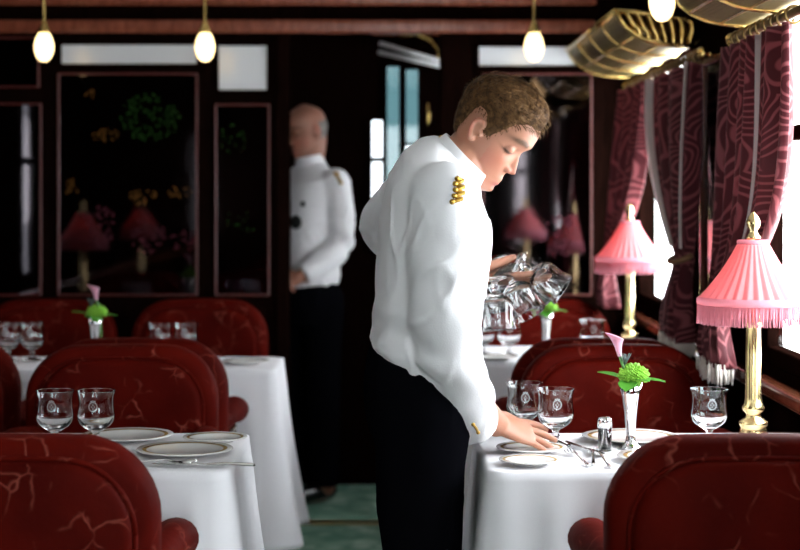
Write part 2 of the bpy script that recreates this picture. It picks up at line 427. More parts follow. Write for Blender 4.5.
panel('large dark mirror panel with a round green bush on its glass', 58,198,73,296,'mirror',
      [('green_bush','panelgreen',[(150,118,31,24,150,.010)]),  # small green leaf shapes set on the glass
       ('gilt_inlay_reflection','inlayreflectgold',[(90,94,7,4,10,.008),(105,135,14,7,22,.010),(142,197,16,8,24,.010),(180,192,12,6,18,.010),(72,188,6,10,14,.010)]),  # the three lower clusters paint flowers reflected in the mirror
       ('rose_reflection','reflectrose',[(100,225,16,20,46,.012),(148,235,18,18,36,.012),(185,240,14,12,22,.012)])])  # rose pieces paint the reflections of the pink lamp shades
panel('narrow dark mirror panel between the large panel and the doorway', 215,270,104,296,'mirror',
      [('green_foliage','panelgreen',[(232,140,14,16,30,.008),(242,220,16,14,16,.007)])])  # more green leaf shapes on the glass
panel('dark mirror panel at the far left edge of the end wall', -45,42,103,296,'mirror')
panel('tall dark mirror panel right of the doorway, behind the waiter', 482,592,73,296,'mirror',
      [('lamp_reflection','reflectrose',[(560,235,16,22,40,.012)])])  # pink pieces paint a lamp reflection onto this mirror
panel('long pale mirror strip above the large dark panel', 60,199,43,66,'clearmirror')
panel('small pale mirror above the narrow dark panel', 217,269,44,92,'clearmirror')
panel('pale mirror in the upper left corner behind the leftmost hanging lamp', -45,40,37,88,'mirror')
panel('pale mirror strip right of the doorway behind the waiter\'s lamp', 477,577,45,68,'clearmirror')

# framed mirror on the pier between the two right-hand windows
root = thing('pier_mirror', 'tall narrow mirror in a dark red frame between the two right-hand windows', 'mirror', (XR-.001,4.95,.95))
m = MB(); w=.19; h=.74; f=.02
for a,b in (((-.02,-w,0),(0,-w+f,h)),((-.02,w-f,0),(0,w,h)),((-.02,-w+f,0),(0,w-f,f)),((-.02,-w+f,h-f),(0,w-f,h))): m.box(a,b)
m.build('frame', M['redwood'], root, bevel=.004)
MB().box((-.008,-w+f,f),(0,w-f,h-f)).build('mirror_glass', M['mirror'], root, smooth=False)

# ------------------------------------------------------------------ pendant lamps
def pendant(label, x, y, zb=1.775, s=1.0):
    r = thing('hanging_lamp', label, 'lamp', (x,y,zb), 0, 'glowing hanging lamps')
    MB().lathe([(.001,0),(.018,.004),(.032,.018),(.041,.042),(.042,.062),(.034,.088),(.022,.108),(.018,.112)], 24, mod=lambda a,q,z: 1+.03*cos(12*a)).xf(Matrix.Diagonal((.84,.84,1,1))).build('globe', M['globe'], r)
    MB().lathe([(.001,.106),(.024,.106),(.026,.114),(.018,.125),(.012,.14),(.008,.15),(.001,.15)], 20).build('cap', M['brass'], r)
    MB().lathe([(.0065,.15),(.0065,ZC-zb-.03)], 12).build('rod', M['brass'], r)
    MB().lathe([(.001,.225),(.014,.228),(.020,.24),(.014,.252),(.001,.255)], 16).build('knop', M['brass'], r)
    MB().lathe([(.006,ZC-zb-.04),(.03,ZC-zb-.025),(.05,ZC-zb-.006),(.05,ZC-zb),(.001,ZC-zb)], 24).build('ceiling_rose', M['brass'], r)
pendant('leftmost glowing hanging lamp, in the upper left corner', W(44,0,6.3).x, 6.3)
pendant('glowing hanging lamp between the two pale mirrors on the left', W(205,0,6.3).x, 6.3)
pendant('glowing hanging lamp right of the doorway, above the waiter\'s head', W(534,0,6.3).x, 6.3)
pendant('nearest glowing hanging lamp, in the gap between the luggage racks', W(662,0,4.7).x, 4.7, 1.765)

# ------------------------------------------------------------------ luggage racks
RP0 = [(.69,1.85),(.70,1.826),(.722,1.798),(.752,1.776),(.79,1.760),(.83,1.751),(.88,1.746),(.93,1.745)]
def rack(label, y0, y1, dz=0):
    RP = [(x,z+dz*min(1,(x-.69)/.03)) for x,z in RP0]
    r = thing('luggage_rack', label, 'luggage rack', (0,0,0), 0, 'brass luggage racks')
    n = 24
    MB().loft([[V((x, y0+(y1-y0)*k/n, z)) for x,z in RP] for k in range(n+1)], False, closed=False).build('netting', M['net'], r, solid=.004)
    for (x,z) in (RP[0], RP[3], RP[5]):
        MB().tube([(x-.004,y0,z),(x-.004,y1,z)], .0085 if (x,z)==RP[0] else .005, 10).build('rail', M['brass'], r)
    k = max(2, round((y1-y0)/.35))
    for i in range(k+1):
        y = y0+.01+(y1-y0-.02)*i/k
        MB().tube([(x,y,z-.004) for x,z in RP]+[(XR,y,1.76)], .006, 8).build('bracket', M['brass'], r)
    # scrolled end grille
    top = [(.69,1.85),(.76,1.845),(.83,1.835),(.90,1.826),(.945,1.82)]
    g = MB(); g.tube([(x,y0,z) for x,z in top], .007, 8); g.tube([(x,y0,z) for x,z in RP], .007, 8); g.build('end_frame', M['brass'], r)
    for i in range(7):
        t = (i+.6)/7.3; x = .70+.235*t; zt = lerp_tab(top, x); zb = lerp_tab(RP, x)
        xb = .745+.19*t; zb = lerp_tab(RP, xb)
        P, R = smooth([(x,y0,zt),(x+.010,y0,zt-.2*(zt-zb)),(x+.010+.3*(xb-x),y0,zt-.5*(zt-zb)),(xb+.001,y0,zt-.75*(zt-zb)),(xb,y0,zb)], [.008,.0105,.0115,.0105,.008], 4)
        MB().tube(P, R, 8, up=(0,1,0), flat=.7).build('scroll', M['brass'], r)
    tp = lambda: None
    return r
rack('brass luggage rack above the far window with a scrolled open end', 5.22, 6.66)
rack('brass luggage rack above the near window, cut by the top of the photo', 2.85, 4.28, -.03)

# ------------------------------------------------------------------ curtains
def rod(label, y0, y1):
    r = thing('curtain_rod', label, 'curtain rod', (.885,0,1.69), 0, 'curtain rods')
    MB().tube([(0,y0,0),(0,y1,0)], .011, 12).build('pole', M['oldbrass'], r)
    for y, d in ((y0,-1),(y1,1)):
        MB().sphere((0,y+.018*d,0), .019, 14, 10).build('finial', M['brass'], r)
        MB().tube([(0,y-.03*d,0),(.065,y-.03*d,0)], .008, 10).build('wall_bracket', M['brass'], r)
rod('brass curtain rod over the far right-hand window', 4.86, 6.40)
rod('brass curtain rod over the near right-hand window', 2.95, 4.40)
def sstep(x): x = max(0,min(1,x)); return x*x*(3-2*x)
def curtain(label, yA, yB, yT, wT, zT, yD, wD, zD, strip=None, seed=0, nf=7, fringe=True, xtop=.872, xtie=.862, pw=1.7):
    """yA = free edge at the rod, yB = jamb edge; gathered at yT,zT; tail centred yD down to zD"""
    r = thing('curtain', label, 'curtain', (0,0,0), 0, 'mauve damask curtains'); rnd = random.Random(seed)
    NA, NZ = 110, 60; ztop = 1.668; ph = rnd.uniform(0,6); ph2 = rnd.uniform(0,6)
    sg = 1 if yB > yA else -1
    def P(a, z, off=0):
        if z >= zT:
            p = ((ztop-z)/(ztop-zT)); k = p**pw
            y = (yA+(yB-yA)*a)*(1-k)+(yT+sg*wT*(a-.5))*k
            y += -sg*.03*sin(pi*p)*(1-a)
            x = xtop+(xtie-xtop)*p; am = .020+.008*sin(pi*p)-.006*p
        else:
            p = (zT-z)/(zT-zD); k = sstep(p*1.1)
            y = yT+(yD-yT)*k+sg*(wT*(1-k)+wD*k)*(a-.5); x = xtie-.01*sin(pi*p); am = .016+.012*k
        f = sin(2*pi*nf*a+ph+.5*sin(3*a+ph2+(z-1)))+.35*sin(2*pi*nf*.43*a+ph2)
        x += -am*f-.012*exp(-((z-zT)/.05)**2)*0
        return V((x-off, y+.006*sin(2*pi*nf*a+ph+1.2), z))
    def sheet(a0, a1, na, z0, z1, nz, off=0):
        rows = [[P(a0+(a1-a0)*i/na, z1+(z0-z1)*j/nz, off) for i in range(na+1)] for j in range(nz+1)]
        return rows
    def put(name, rows, mt, solid=.003, wide=.75):
        mb = MB().loft(rows, False, closed=False); me = mb.mesh(name); nz, na = len(rows), len(rows[0])
        uv = me.uv_layers.new(name='UVMap')
        for poly in me.polygons:
            for li in poly.loop_indices:
                vi = me.loops[li].vertex_index; uv.data[li].uv = ((vi%na)/na*wide+seed*.37, rows[vi//na][vi%na].z)
        return mk(name, me, mt, r, solid=solid)
    put('drape', sheet(0,1,NA,zD,ztop,NZ), M['damask'])
    for st in (strip or []): put('lining_edge', sheet(st[0],st[1],10,zT+.03,ztop,40,.009), M['lining'], .002)
    # tie band
    ring = [P(a,zT,.010) for a in [i/40 for i in range(41)]]
    xs = [p.x for p in ring]; ys = [p.y for p in ring]; cx, cy = (min(xs)+max(xs))/2, (min(ys)+max(ys))/2
    hx, hy = .029, (max(ys)-min(ys))/2+.012
    MB().tube([(cx+hx*cos(q), cy+hy*sin(q), zT+.012*cos(q)) for q in [2*pi*i/24 for i in range(25)]], .009, 10).build('tieback', M['tie'], r)
    for i in range(9):
        p = P((i+.5)/9, ztop); 
        mb = MB(); mb.tube([(.885+.019*cos(q), p.y, 1.69-.004+.019*sin(q)) for q in [2*pi*k/16 for k in range(17)]], .0035, 6)
        mb.build('curtain_ring', M['oldbrass'], r)
    if fringe:
        for zt, ln in (((zD+.012),.05),):
            mb = MB(); 
            for i in range(100):
                p = P((i+.5)/100, zt, .006); q = p+V((rnd.uniform(-.004,.004), rnd.uniform(-.004,.004), -ln*rnd.uniform(.85,1.1)))
                mb.tube([p, (p+q)/2, q], [.0018,.0028,.0022], 5)
            o = mb.build('fringe', M['fringe'], r); o['kind'] = 'stuff'
    return r
curtain('mauve patterned curtain at the far side of the near window, behind the closer lamp', 3.71,4.38, 4.43,.15,1.03, 4.42,.24,.845, strip=[(.37,.47)], seed=1, nf=6, xtie=.855, pw=4.5)
curtain('mauve curtain swept away at the far side of the far window, beside the end wall', 5.70,6.34, 6.42,.14,1.04, 6.40,.2,.86, seed=2, nf=6, fringe=False, xtop=.86, xtie=.82, pw=3.0)
curtain('dark mauve curtain tied at the near side of the far window', 5.67,4.86, 5.02,.15,1.10, 5.12,.30,.85, strip=[(0,.05),(.94,1.0)], seed=3, nf=6)
# ------------------------------------------------------------------ armchairs
def rrect(w, z0, z1, r, n=10, arch=.012, rb=.05):
    """rounded outline in x,z: half width w, top corner radius r"""
    pts = []
    for (cx, cz, q, rr) in ((w-r, z1-r, 0, r), (-w+r, z1-r, 1, r), (-w+rb, z0+rb, 2, rb), (w-rb, z0+rb, 3, rb)):
        for i in range(n+1):
            a = pi/2*(q+i/n); pts.append((cx+rr*cos(a), cz+rr*sin(a)))
    dense = []
    for i, p in enumerate(pts):                      # subdivide the long edges
        q = pts[(i+1) % len(pts)]; d = sqrt((p[0]-q[0])**2+(p[1]-q[1])**2); k = max(1, int(d/.03))
        for j in range(k): dense.append((p[0]+(q[0]-p[0])*j/k, p[1]+(q[1]-p[1])*j/k))
    return [(x, z+(arch*(1-(x/w)**2) if z > (z0+z1)/2 else 0)) for x, z in dense]
BEND = .35
def pad(outline, y0, y1, edge=.018, crown=.008):
    """soft slab with the outline in xz, rounded edges, curved round the sitter (wings go +y)"""
    cx = 0; cz = sum(p[1] for p in outline)/len(outline); mb = MB(); rings = []
    def ring(s, y):
        out = []
        for x, z in outline:
            d = sqrt(x*x+(z-cz)**2); k = max(0, (d-s)/d); xx = x*k; zz = cz+(z-cz)*k
            out.append(V((xx, y+BEND*xx*xx, zz)))
        return out
    seq = [(.12, y0-crown), (.06, y0-crown*.8)] + [(edge*(1-cos(a)), y0+edge*(1-sin(a))) for a in ()]
    prof = [(edge*1.0, y0), (edge*.45, y0+edge*.16), (edge*.12, y0+edge*.5), (0, y0+edge)]
    back = [(0, y1-edge), (edge*.12, y1-edge*.5), (edge*.45, y1-edge*.16), (edge, y1)]
    rings = [ring(.22, y0-crown*1.2), ring(.12, y0-crown), ring(.06, y0-crown*.6)] + [ring(s,y) for s,y in prof+back] + [ring(.06,y1+crown*.6), ring(.12,y1+crown), ring(.22,y1+crown*1.2)]
    return mb.loft(rings)
def make_chair(label):
    r = thing('armchair', label, 'armchair', group='red velvet armchairs')
    out = rrect(.257, .36, .872, .132); inn = rrect(.220, .42, .836, .118)
    pad(out, .012, .105, .03, .002).build('backrest', M['velvet'], r)
    pad(inn, -.012, .06, .02, .006).build('rear_panel', M['velvet'], r)
    pad(inn, .07, .128, .02, .006).build('front_panel', M['velvet'], r)
    for y in (.006, .111):
        mb = MB(); pts = [V((x*1.012, y+BEND*x*x, .629+(z-.629)*1.012)) for x, z in inn]
        mb.tube(pts+[pts[0]], .0045, 6).build('piping', M['velvet'], r)
    # seat
    mb = MB(); mb.box((-.235,.06,.30),(.235,.41,.455)); mb.build('seat', M['velvet'], r, bevel=.05, bseg=5)
    mb = MB(); mb.box((-.235,.05,.23),(.235,.40,.30)); mb.build('seat_rail', M['chairwood'], r, bevel=.01)
    for s in (-1,1):
        mb = MB().limb([(s*.222,.06,.63),(s*.236,.17,.644),(s*.246,.30,.650),(s*.248,.370,.642)], [.031,.036,.042,.043], 18, 6, up=(0,0,1), flat=.92)
        mb.build('armrest', M['velvet'], r)
        mb = MB().tube(*smooth([(s*.236,.33,.28),(s*.240,.345,.42),(s*.238,.33,.60)], [.018,.015,.02], 5), n=10); mb.build('arm_post', M['chairwood'], r)
        for y, t in ((.075,-.03),(.375,.0)):
            mb = MB().tube([(s*.215,y,.26),(s*.215,y+t*.3,.14),(s*.22,y+t,.0)], [.022,.018,.013], 12); mb.build('leg', M['chairwood'], r)
    return r
chairs = [  # x, y of the backrest's rear face, faces away?
 (-.655,2.84,1,'red velvet armchair in the lower left corner, its back to the camera'),
 (.622,2.84,1,'red velvet armchair in the lower right corner, its back to the camera'),
 (-.725,4.655,0,'red velvet armchair facing the camera behind the two goblets on the near left table'),
 (-1.308,4.66,0,'frontmost red armchair cut by the left edge, facing the camera'),
 (-.720,4.725,1,'red armchair back to back behind the one facing the near left table'),
 (-1.308,4.725,1,'red armchair turned away at the left edge, behind the frontmost edge chair'),
 (.597,4.655,0,'red velvet armchair facing the camera behind the vase on the near right table'),
 (.590,4.725,1,'red armchair turned away, mostly hidden behind the chair with the vase in front'),
 (-.730,6.56,0,'red armchair against the end wall, right of the small flower vase'),
 (-1.305,6.56,0,'red armchair against the end wall behind the small flower vase on the left'),
 (.572,6.56,0,'red armchair at the far right table, seen past the held glasses'),
]
c0 = None
for x, y, away, lab in chairs:
    if c0 is None: c0 = make_chair(lab); c = c0
    else: c = dup(c0, lab)
    c.location = (x, y, 0); c.rotation_euler = (0,0,0 if away else pi)
for a in [o for o in COL.objects if o.name.startswith('armchair') and abs(o.location.y-2.86)<.01]: pass

# ------------------------------------------------------------------ tables and cloths
TZ = .75
def table(lt, lc, x0, x1, y0, y1, seed, drop=.50):
    t = thing('dining_table', lt, 'table', ((x0+x1)/2,(y0+y1)/2,0), 0, 'dining tables under white cloths')
    w, d = (x1-x0)/2-.012, (y1-y0)/2-.012
    MB().box((-w,-d,TZ-.035),(w,d,TZ-.006)).build('tabletop', M['chairwood'], t, bevel=.008)
    for sx in (-1,1):
        for sy in (-1,1):
            MB().tube([(sx*(w-.05),sy*(d-.05),TZ-.035),(sx*(w-.05),sy*(d-.05),.0)], [.026,.018], 12).build('leg', M['chairwood'], t)
    rnd = random.Random(seed); ridge = lambda q: 1-2*abs(sin(q))**.8
    # cloth: flat top, rounded edge, skirt with folds
    per = []; rc = .035
    cs = [(x1-rc,y1-rc,0),(x0+rc,y1-rc,1),(x0+rc,y0+rc,2),(x1-rc,y0+rc,3)]
    for cx, cy, q in cs:
        for i in range(9):
            a = pi/2*(q+i/8); per.append((cx+rc*cos(a), cy+rc*sin(a), cos(a), sin(a), 1-abs(i-4)/4))
    dense = []
    for i, p in enumerate(per):
        q = per[(i+1)%len(per)]; L = sqrt((p[0]-q[0])**2+(p[1]-q[1])**2); k = max(1,int(L/.012))
        for j in range(k):
            f = j/k; dense.append(tuple(p[m]+(q[m]-p[m])*f for m in range(5)))
    s = 0; S = []
    for i, p in enumerate(dense):
        S.append(s); q = dense[(i+1)%len(dense)]; s += sqrt((p[0]-q[0])**2+(p[1]-q[1])**2)
    ph = [rnd.uniform(0,6) for _ in range(4)]
    corners = [(c[0],c[1]) for c in cs]
    rings = []
    cxm, cym = (x0+x1)/2, (y0+y1)/2
    for k in (.0,.3,.6,.85,.97): rings.append([V((cxm+(p[0]-cxm)*max(k,.002), cym+(p[1]-cym)*max(k,.002), TZ+.001)) for p in dense])
    NZ = 30
    for j in range(NZ+1):
        t_ = j/NZ; ring = []
        for p, sv in zip(dense, S):
            dc = min(sqrt((p[0]-c[0])**2+(p[1]-c[1])**2) for c in corners); cn = exp(-(dc/.09)**2)
            dr = drop+.06*exp(-(dc/.22)**2)
            z = TZ-dr*t_**1.0 if j else TZ-.001
            g = t_**.8
            fold = (.028*ridge(pi*sv/.17+ph[0]+1.3*sin(sv*4+ph[1]))+.014*ridge(pi*sv/.075+ph[2]+1.1*sin(sv*7)))*(.65+.35*sin(sv*3+ph[3]))
            off = g*(.024+fold*(1-.4*cn)+.080*cn*g)+.004*min(1,t_*8)
            off = max(off, .002*t_)
            x = p[0]+p[2]*off; y = p[1]+p[3]*off
            if x > XR-.012: x = XR-.012
            if x < XL+.012: x = XL+.012
            ring.append(V((x, y, z)))
        rings.append(ring)
    me = MB().loft(rings, False).mesh('tablecloth')
    return tag(mk('tablecloth', me, M['linen'], solid=.0015), lc, 'tablecloth', 'white tablecloths')
table('dining table under the white cloth where the waiter lays a place','white tablecloth under the waiter\'s hand, on the near right table', .185,.925, 3.31,3.84, 1)
table('dining table under the white cloth at the lower left','white tablecloth on the near left table, in front of the two goblets', -1.66,-.32, 3.31,3.84, 2)
table('dining table under the white cloth in the far left bay','white tablecloth on the far left table, hanging beside the aisle carpet', -1.66,-.355, 5.20,5.60, 3, .48)
table('dining table under the white cloth in the far right bay','white tablecloth on the far right table, seen between waiter and armchair', .20,.925, 5.42,5.98, 4)

# ------------------------------------------------------------------ table lamps
def lamp(label, x, y):
    r = thing('table_lamp', label, 'lamp', (x,y,TZ+.002), 0, 'pink shaded table lamps')
    prof = [(.001,0),(.048,0),(.05,.008),(.046,.016),(.036,.024),(.030,.034),(.026,.046),(.030,.052),(.030,.058),(.017,.066),(.015,.074),(.022,.082),(.024,.088),(.019,.096),(.0165,.11),(.016,.2),(.0145,.255),(.020,.263),(.021,.270),(.014,.278),(.012,.30),(.001,.30)]
    MB().lathe(prof, 40, mod=lambda a,q,z: 1+(.05*cos(10*a) if .1<z<.258 else 0)).build('base', M['pale'], r)
    MB().tube([(0,0,.29),(0,0,.452)], .004, 8).build('stem', M['brass'], r)
    n = 240; np_ = 30
    def sh(z0, r0, z1, r1, m_=14):
        rings = []
        for k in range(m_+1):
            t = k/m_; R = r0+(r1-r0)*t-.006*sin(pi*t); z = z0+(z1-z0)*t
            rings.append([V((R*(1+.040*(.5+.5*t)*abs(((j*np_/n)%1)*2-1)*1.6)*cos(2*pi*j/n), R*(1+.040*(.5+.5*t)*abs(((j*np_/n)%1)*2-1)*1.6)*sin(2*pi*j/n), z)) for j in range(n)])
        return rings
    MB().loft(sh(.438,.030,.315,.110), False).build('shade', M['shade'], r, solid=.0012, angle=60)
    MB().lathe([(.0325,.432),(.035,.436),(.034,.442),(.027,.443)], 40).build('top_trim', M['pinkfringe'], r)
    MB().lathe([(.113,.322),(.1185,.318),(.1185,.308),(.113,.304)], 60).build('rim_trim', M['pinkfringe'], r)
    mb = MB(); rnd = random.Random(3)
    for i in range(300):
        a = 2*pi*i/300; c, s = cos(a), sin(a); e = rnd.uniform(-.0025,.0025); R = .1155+rnd.uniform(-.0015,.0015)
        mb.tube([(R*c,R*s,.306),(R*c-s*e*.5,R*s+c*e*.5,.285),((R+e)*c-s*e,(R+e)*s+c*e,.264+rnd.uniform(0,.004))], [.0011,.0013,.0010], 4)
    o = mb.build('fringe', M['pinkfringe'], r); o['kind'] = 'stuff'
    MB().lathe([(.001,.440),(.012,.441),(.016,.448),(.010,.455),(.008,.462),(.014,.472),(.015,.480),(.011,.490),(.004,.500),(.001,.502)], 20).build('finial', M['pale'], r)
    MB().lathe([(.001,.335),(.010,.338),(.016,.352),(.014,.372),(.007,.388),(.001,.392)], 16).build('bulb', M['bulb'], r)
    return r
L0 = lamp('nearest pink fringed table lamp, on the near right table by the window', .765, 3.60)
dup(L0, 'smaller looking pink table lamp on the far right table', (.81,5.80,TZ+.002))
dup(L0, 'pink table lamp by the left window on the near left table', (-1.45,3.60,TZ+.002))
dup(L0, 'pink table lamp by the left window on the far left table', (-1.45,5.40,TZ+.002))

# ------------------------------------------------------------------ glassware
FL = lambda a,q,z: 1+(.05*(abs(cos(8*a))-.6)*max(0,1-abs(z-.056)/.022))+(.010*(abs(cos(8*a))-.6) if .05<z<.108 else 0)
def goblet(label, group='cut crystal goblets'):
    r = thing('goblet', label, 'glass', group=group)
    outer = [(.001,0),(.030,0),(.033,.002),(.032,.004),(.018,.008),(.008,.012),(.0065,.018),(.0095,.023),(.0065,.028),(.008,.034),(.016,.039),(.027,.046),(.034,.054),(.0385,.064),(.0392,.072),(.0372,.085),(.0360,.098),(.0372,.110),(.0402,.1212),(.0405,.1224)]
    inner = [(.0401,.1229),(.0396,.1228),(.0392,.1216),(.0360,.110),(.0348,.098),(.0360,.085),(.0378,.072),(.0368,.064),(.031,.056),(.024,.050),(.012,.046),(.001,.045)]
    MB().lathe(outer+inner, 48, mod=lambda a,q,z: FL(a,q,z) if q > .02 else 1, cap=True).build('bowl', M['glass'], r)
    # engraved crest: a small frosted wreath on the side facing the camera
    mb = MB()
    for k in range(14):
        a = 2*pi*k/14; u, z = .0085*cos(a), .092+.0095*sin(a); R = .0368
        th = -pi/2+u/R
        for q in range(1):
            p = V((R*cos(th),R*sin(th),z)); mb.sphere(p, .0013, 6, 4)
    for u,z in ((0,.1045),(-.004,.1035),(.004,.1035),(-.003,.092),(.003,.092),(0,.088),(0,.096)):
        th = -pi/2+u/.0368; mb.sphere((.0368*cos(th),.0368*sin(th),z), .0013, 6, 4)
    mb.build('etched_crest', M['clearcrest'], r)
    return r
M['clearcrest'] = mat('frosted etching', (.85,.86,.88), .5, 0, .4)
g0 = goblet('right goblet of the pair beside the waiter\'s hand on the near right table')
g0.location = (.350, 3.635, TZ+.003)
for lab, x, y in [
  ('cut goblet just behind the waiter\'s fingers, left of the pair', .292, 3.755),
  ('cut goblet standing alone beside the nearest pink lamp', .677, 3.63),
  ('left of the two cut goblets on the near left table', -.714, 3.60),
  ('right of the two cut goblets on the near left table', -.627, 3.60),
  ('left goblet of the pair on the far left table beyond the armchairs', -.740, 5.42),
  ('right goblet of the pair on the far left table beyond the armchairs', -.657, 5.42),
  ('cut goblet at the far left photo edge, left of the small flower vase', -1.231, 5.45),
  ('cut goblet second from the far left photo edge, left of the small flower vase', -1.154, 5.45),
  ('left cut goblet on the far right table behind the green leaf vase', .655, 5.56),
  ('cut goblet on the far right table below the held glasses, left one', .300, 5.62),
  ('cut goblet on the far right table below the held glasses, right one', .385, 5.60)]:
    dup(g0, lab, (x, y, TZ+.003))
HELD = [  # foot and rim centre in the photo, distance
  ((494,277),3.60,(499,334),3.585,'upturned goblet in the waiter\'s hand hanging straight down nearest the camera'),
  ((505,270),3.655,(534,322),3.61,'upturned goblet in the waiter\'s hand tilting right, lowest in front'),
  ((519,262),3.665,(567,292),3.64,'upturned goblet in the waiter\'s hand sticking out farthest right'),
  ((513,262),3.715,(548,299),3.75,'upturned goblet in the waiter\'s hand behind the farthest right one'),
  ((494,258),3.70,(508,314),3.715,'upturned goblet in the waiter\'s hand with its foot highest over the palm')]
for (a, da, b, db, lab) in HELD:
    p, q = W(*a, da), W(*b, db); d = (q-p).normalized()
    g = dup(g0, lab, p, group='goblets held upside down by the waiter')
    g.rotation_mode = 'QUATERNION'; g.rotation_quaternion = d.to_track_quat('Z','Y')
    g.scale = (.92,)*3

# ------------------------------------------------------------------ china, silver
def plate(label, x, y, rad, rim=True):
    r = rad
    prof = [(.001,.004),(r*.60,.003),(r*.66,.004),(r*.72,.006),(r*.98,.009),(r,.0102),(r*.985,.012),(r*.72,.009),(r*.64,.0065),(r*.001,.006)]
    base = [(.001,.0),(r*.5,.0),(r*.52,.004)]
    o = MB().lathe([(.001,0),(r*.55,0),(r*.60,.003)]+prof[2:], 56, cap=True).build('plate', M['plate_%d' % round(rad*1000)], None)
    o.location = (x, y, TZ+.003); return tag(o, label, 'plate', 'china plates')
def plate_variant(rad):
    m = M['china'].copy(); 
    for n in m.node_tree.nodes:
        if n.type == 'MATH': n.inputs[1].default_value = .92/rad
    M['plate_%d' % round(rad*1000)] = m
for q in (.12,.10,.074,.062,.105,.07): plate_variant(q)
plate('dinner plate at the back of the near right table, behind the glass shaker', .52, 3.715, .105)
plate('gold rimmed plate just under the waiter\'s fingers', .292, 3.555, .074)
plate('small white plate at the front left edge of the near right table', .275, 3.39, .062)
plate('dinner plate half hidden behind the lower right armchair', .56, 3.435, .105)
plate('dinner plate behind the two goblets on the near left table', -.58, 3.735, .10)
plate('small plate at the far aisle corner of the near left table', -.385, 3.70, .07)
plate('large dinner plate nearest the aisle on the near left table', -.43, 3.53, .10)
plate('plate at the aisle end of the far left table', -.46, 5.36, .074)
plate('plate on the far right table below the waiter\'s left hand', .33, 5.48, .074)

def fork(label, x, y, rz):
    r = thing('fork', label, 'fork', (x,y,TZ+.006), rz, 'silver forks')
    P, R = smooth([(0,-.085,0),(0,-.03,.003),(0,.03,.008),(0,.048,.005)], [.006,.0032,.003,.0045], 5)
    MB().tube(P, R, 8, up=(0,0,1), flat=.45).build('handle', M['silver'], r)
    mb = MB(); mb.loft([[V((x_,y_,z)) for x_,z in ((-w,h),(w,h),(w,h-.0018),(-w,h-.0018))] for y_,w,h in ((.044,.004,.006),(.052,.010,.004),(.062,.0115,.003))])
    mb.build('head', M['silver'], r, bevel=.0006)
    for i in range(4):
        u = (i-1.5)*.0066
        MB().tube([(u,.060,.002),(u,.08,.002),(u,.098,.006)], [.0016,.0015,.0009], 6).build('tine', M['silver'], r)
    return r
f0 = fork('left silver fork beside the gold rimmed plate, tines away from the camera', .378, 3.44, .12)
dup(f0, 'right silver fork, between the goblet pair and the glass shaker', (.408,3.45,TZ+.006), -.1)
dup(f0, 'silver fork at the front edge of the near left table', (-.485,3.375,TZ+.006), -1.45)
def knife(label, x, y, rz):
    r = thing('knife', label, 'knife', (x,y,TZ+.006), rz, 'silver knives')
    MB().limb([(0,-.10,.002),(0,-.06,.003),(0,-.01,.002)], [.006,.0065,.0045], 10, 5, up=(0,0,1), flat=.6).build('handle', M['silver'], r)
    mb = MB(); mb.loft([[V((a,y_,.003)),V((b,y_,.003)),V((b,y_,.0018)),V((a,y_,.0018))] for y_,a,b in ((-.012,-.004,.004),(.02,-.006,.005),(.07,-.007,.005),(.095,-.004,.005),(.103,.002,.005))])
    mb.build('blade', M['silver'], r); return r
k0 = knife('silver knife lying across the front of the near left table', -.375, 3.36, 1.5)
dup(k0, 'silver knife pinned under the waiter\'s fingertips', (.405,3.585,TZ+.004), .3)
dup(f0, 'middle silver fork, nearest the pepper shaker', (.425,3.42,TZ+.006), .05)

# shaker
r = thing('pepper_shaker', 'small glass pepper shaker with silver lid in front of the trumpet vase', 'shaker', (.447,3.57,TZ+.003))
MB().lathe([(.001,0),(.0145,0),(.0145,.048),(.0128,.048),(.0128,.004),(.001,.004)], 24, cap=True).build('glass_body', M['glass'], r)
MB().lathe([(.001,.0042),(.01275,.0042),(.01275,.040),(.001,.042)], 20, cap=True).build('pepper', M['pepper'], r)
MB().lathe([(.001,.0482),(.0155,.0482),(.0155,.066),(.013,.070),(.001,.071)], 24, cap=True).build('lid', M['silver'], r)

